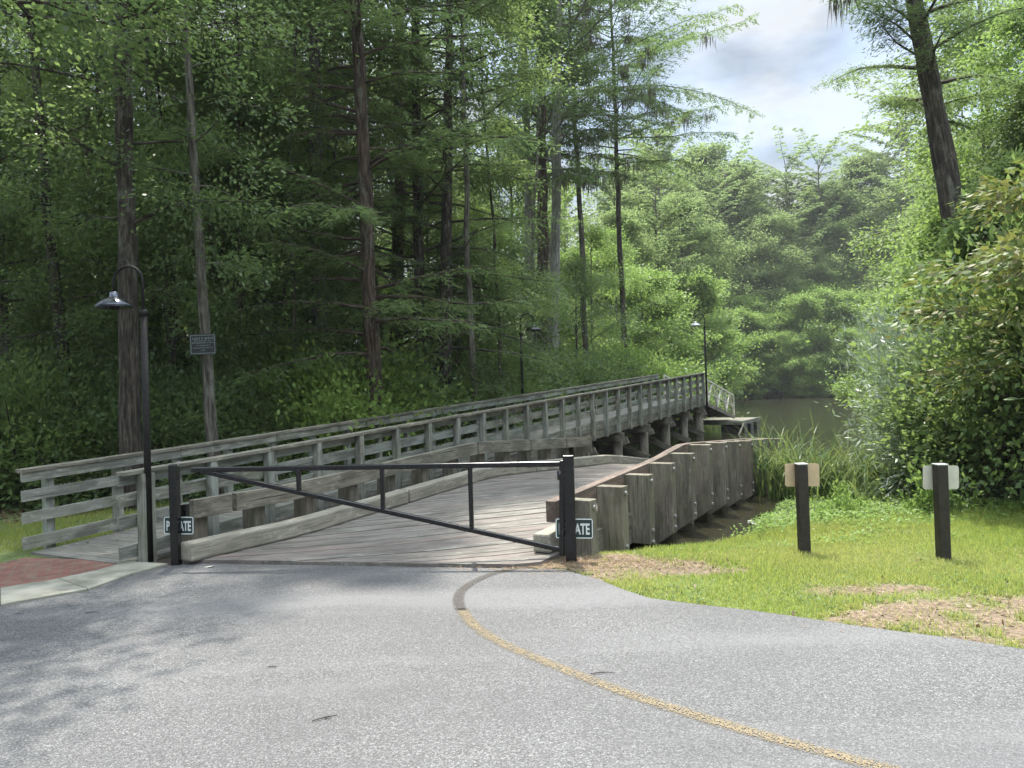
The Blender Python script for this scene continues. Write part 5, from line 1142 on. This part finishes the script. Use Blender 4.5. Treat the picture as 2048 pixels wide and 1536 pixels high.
o = link_mesh('fallen_leaf', quads_mesh('fallen_leaf', V, M['pale_leaf']), None); tag(o, 'pale curled fallen leaf on the road beside the left gate post', 'leaf')
q = at(1502, 1045, 9.3); fl_ = empty('white_flower', (q.x, q.y, gz(q.x, q.y))); tag(fl_, 'white wildflower head standing beside the dark gap under the bridge', 'flower')
mb = MB(1); g_ = gz(q.x, q.y); mb.tube([(q.x, q.y, g_), (q.x, q.y, q.z)], 0.004, 5); part(mb, 'stem', M['leaf_mid'], fl_)
rg = np.random.default_rng(3); C = np.zeros((26, 3)); a_ = rg.uniform(0, 6.28, 26); D = np.stack([np.cos(a_), np.sin(a_), rg.uniform(-.2, .9, 26)], 1)
o = link_mesh('petals', quads_mesh('petals', leaf_quads(C, D, 0.05, 0.022, rg, 0.6), M['white_petal']), None, fl_, (0, 0, q.z - g_))

# ---- air
mb = MB(); mb.box((0, 190, 24), 900, 900, 52.4)
m = bpy.data.materials.new('haze_air'); m.use_nodes = True; t = m.node_tree; t.nodes.clear(); o_ = t.nodes.new('ShaderNodeOutputMaterial'); pv = t.nodes.new('ShaderNodeVolumePrincipled')
pv.inputs['Color'].default_value = (0.93, 0.96, 1.0, 1); pv.inputs['Density'].default_value = 0.00035; pv.inputs['Anisotropy'].default_value = 0.2
t.links.new(pv.outputs[0], o_.inputs['Volume']); o = mb.build('haze', m); tag(o, kind='stuff')

# ---- every tree and shrub gets a description of where it stands
marks = [(-1e9, 'the left edge of the view'), (265, 'the near lamp'), (405, 'the notice'), (635, 'the grey trunk'), (740, 'the reddish cypress'), (1040, 'the halfway lamp'), (1106, 'the pale trunk'), (1232, 'the solitary cypress'), (1408, 'the end lamp')]
farm = [(1380, 'beside the solitary cypress crown'), (1500, 'above the gangway'), (1620, 'above the left open water'), (1740, 'above the right open water'), (1e9, 'behind the leaning trunk')]
def photo_x(p):
    d = CR.transposed() @ (Vector(p) - Vector((0, 0, CAM_H))); return 1024 + F * d.x / max(0.1, -d.z)
byl = {}
for o in list(col.objects):
    if o.parent is None and o.get('group') and o.get('category') in ('tree', 'bush'):
        byl.setdefault(o['label'], []).append(o)
short = {}
for lb, obs in byl.items():
    if len(obs) < 2: continue
    cells = {}
    core = lb.replace('left-shore tree', 'left-shore tree').replace(' in the wood left of the boardwalk', '').replace(' in the shaded wood left of the boardwalk', '').replace(' among the woodland trees', '').replace(' in the wall of woods across the pond', ' across the pond').replace(' at the foot of the wood', '').replace(' beyond the boardwalk end', '').replace(' in the wood', '')
    for o in obs:
        px = photo_x(o.location)
        if o.location.y > 84:
            w_ = [t_ for (q_, t_) in farm if px < q_][0]
        else:
            k = max(i for i, (q_, t_) in enumerate(marks) if px >= q_)
            w_ = 'between %s and %s' % (marks[k][1], marks[k + 1][1]) if 0 < k < len(marks) - 1 else ('left of the near lamp' if k == 0 else 'right of the end lamp')
        cells.setdefault(w_, []).append(o)
    for w_, os_ in cells.items():
        os_.sort(key=lambda o: o.location.y)
        for i, o in enumerate(os_):
            rank = '' if len(os_) == 1 else (('nearer', 'farther')[i] if len(os_) == 2 else ('nearest', 'second nearest', 'third nearest', 'fourth nearest', 'fifth nearest', 'sixth nearest', 'seventh nearest', 'eighth nearest', 'ninth nearest', 'tenth nearest', 'eleventh nearest', 'twelfth nearest')[min(11, i)])
            o['label'] = ' '.join((core + ' ' + w_ + (', ' + rank if rank else '')).split()[:16])
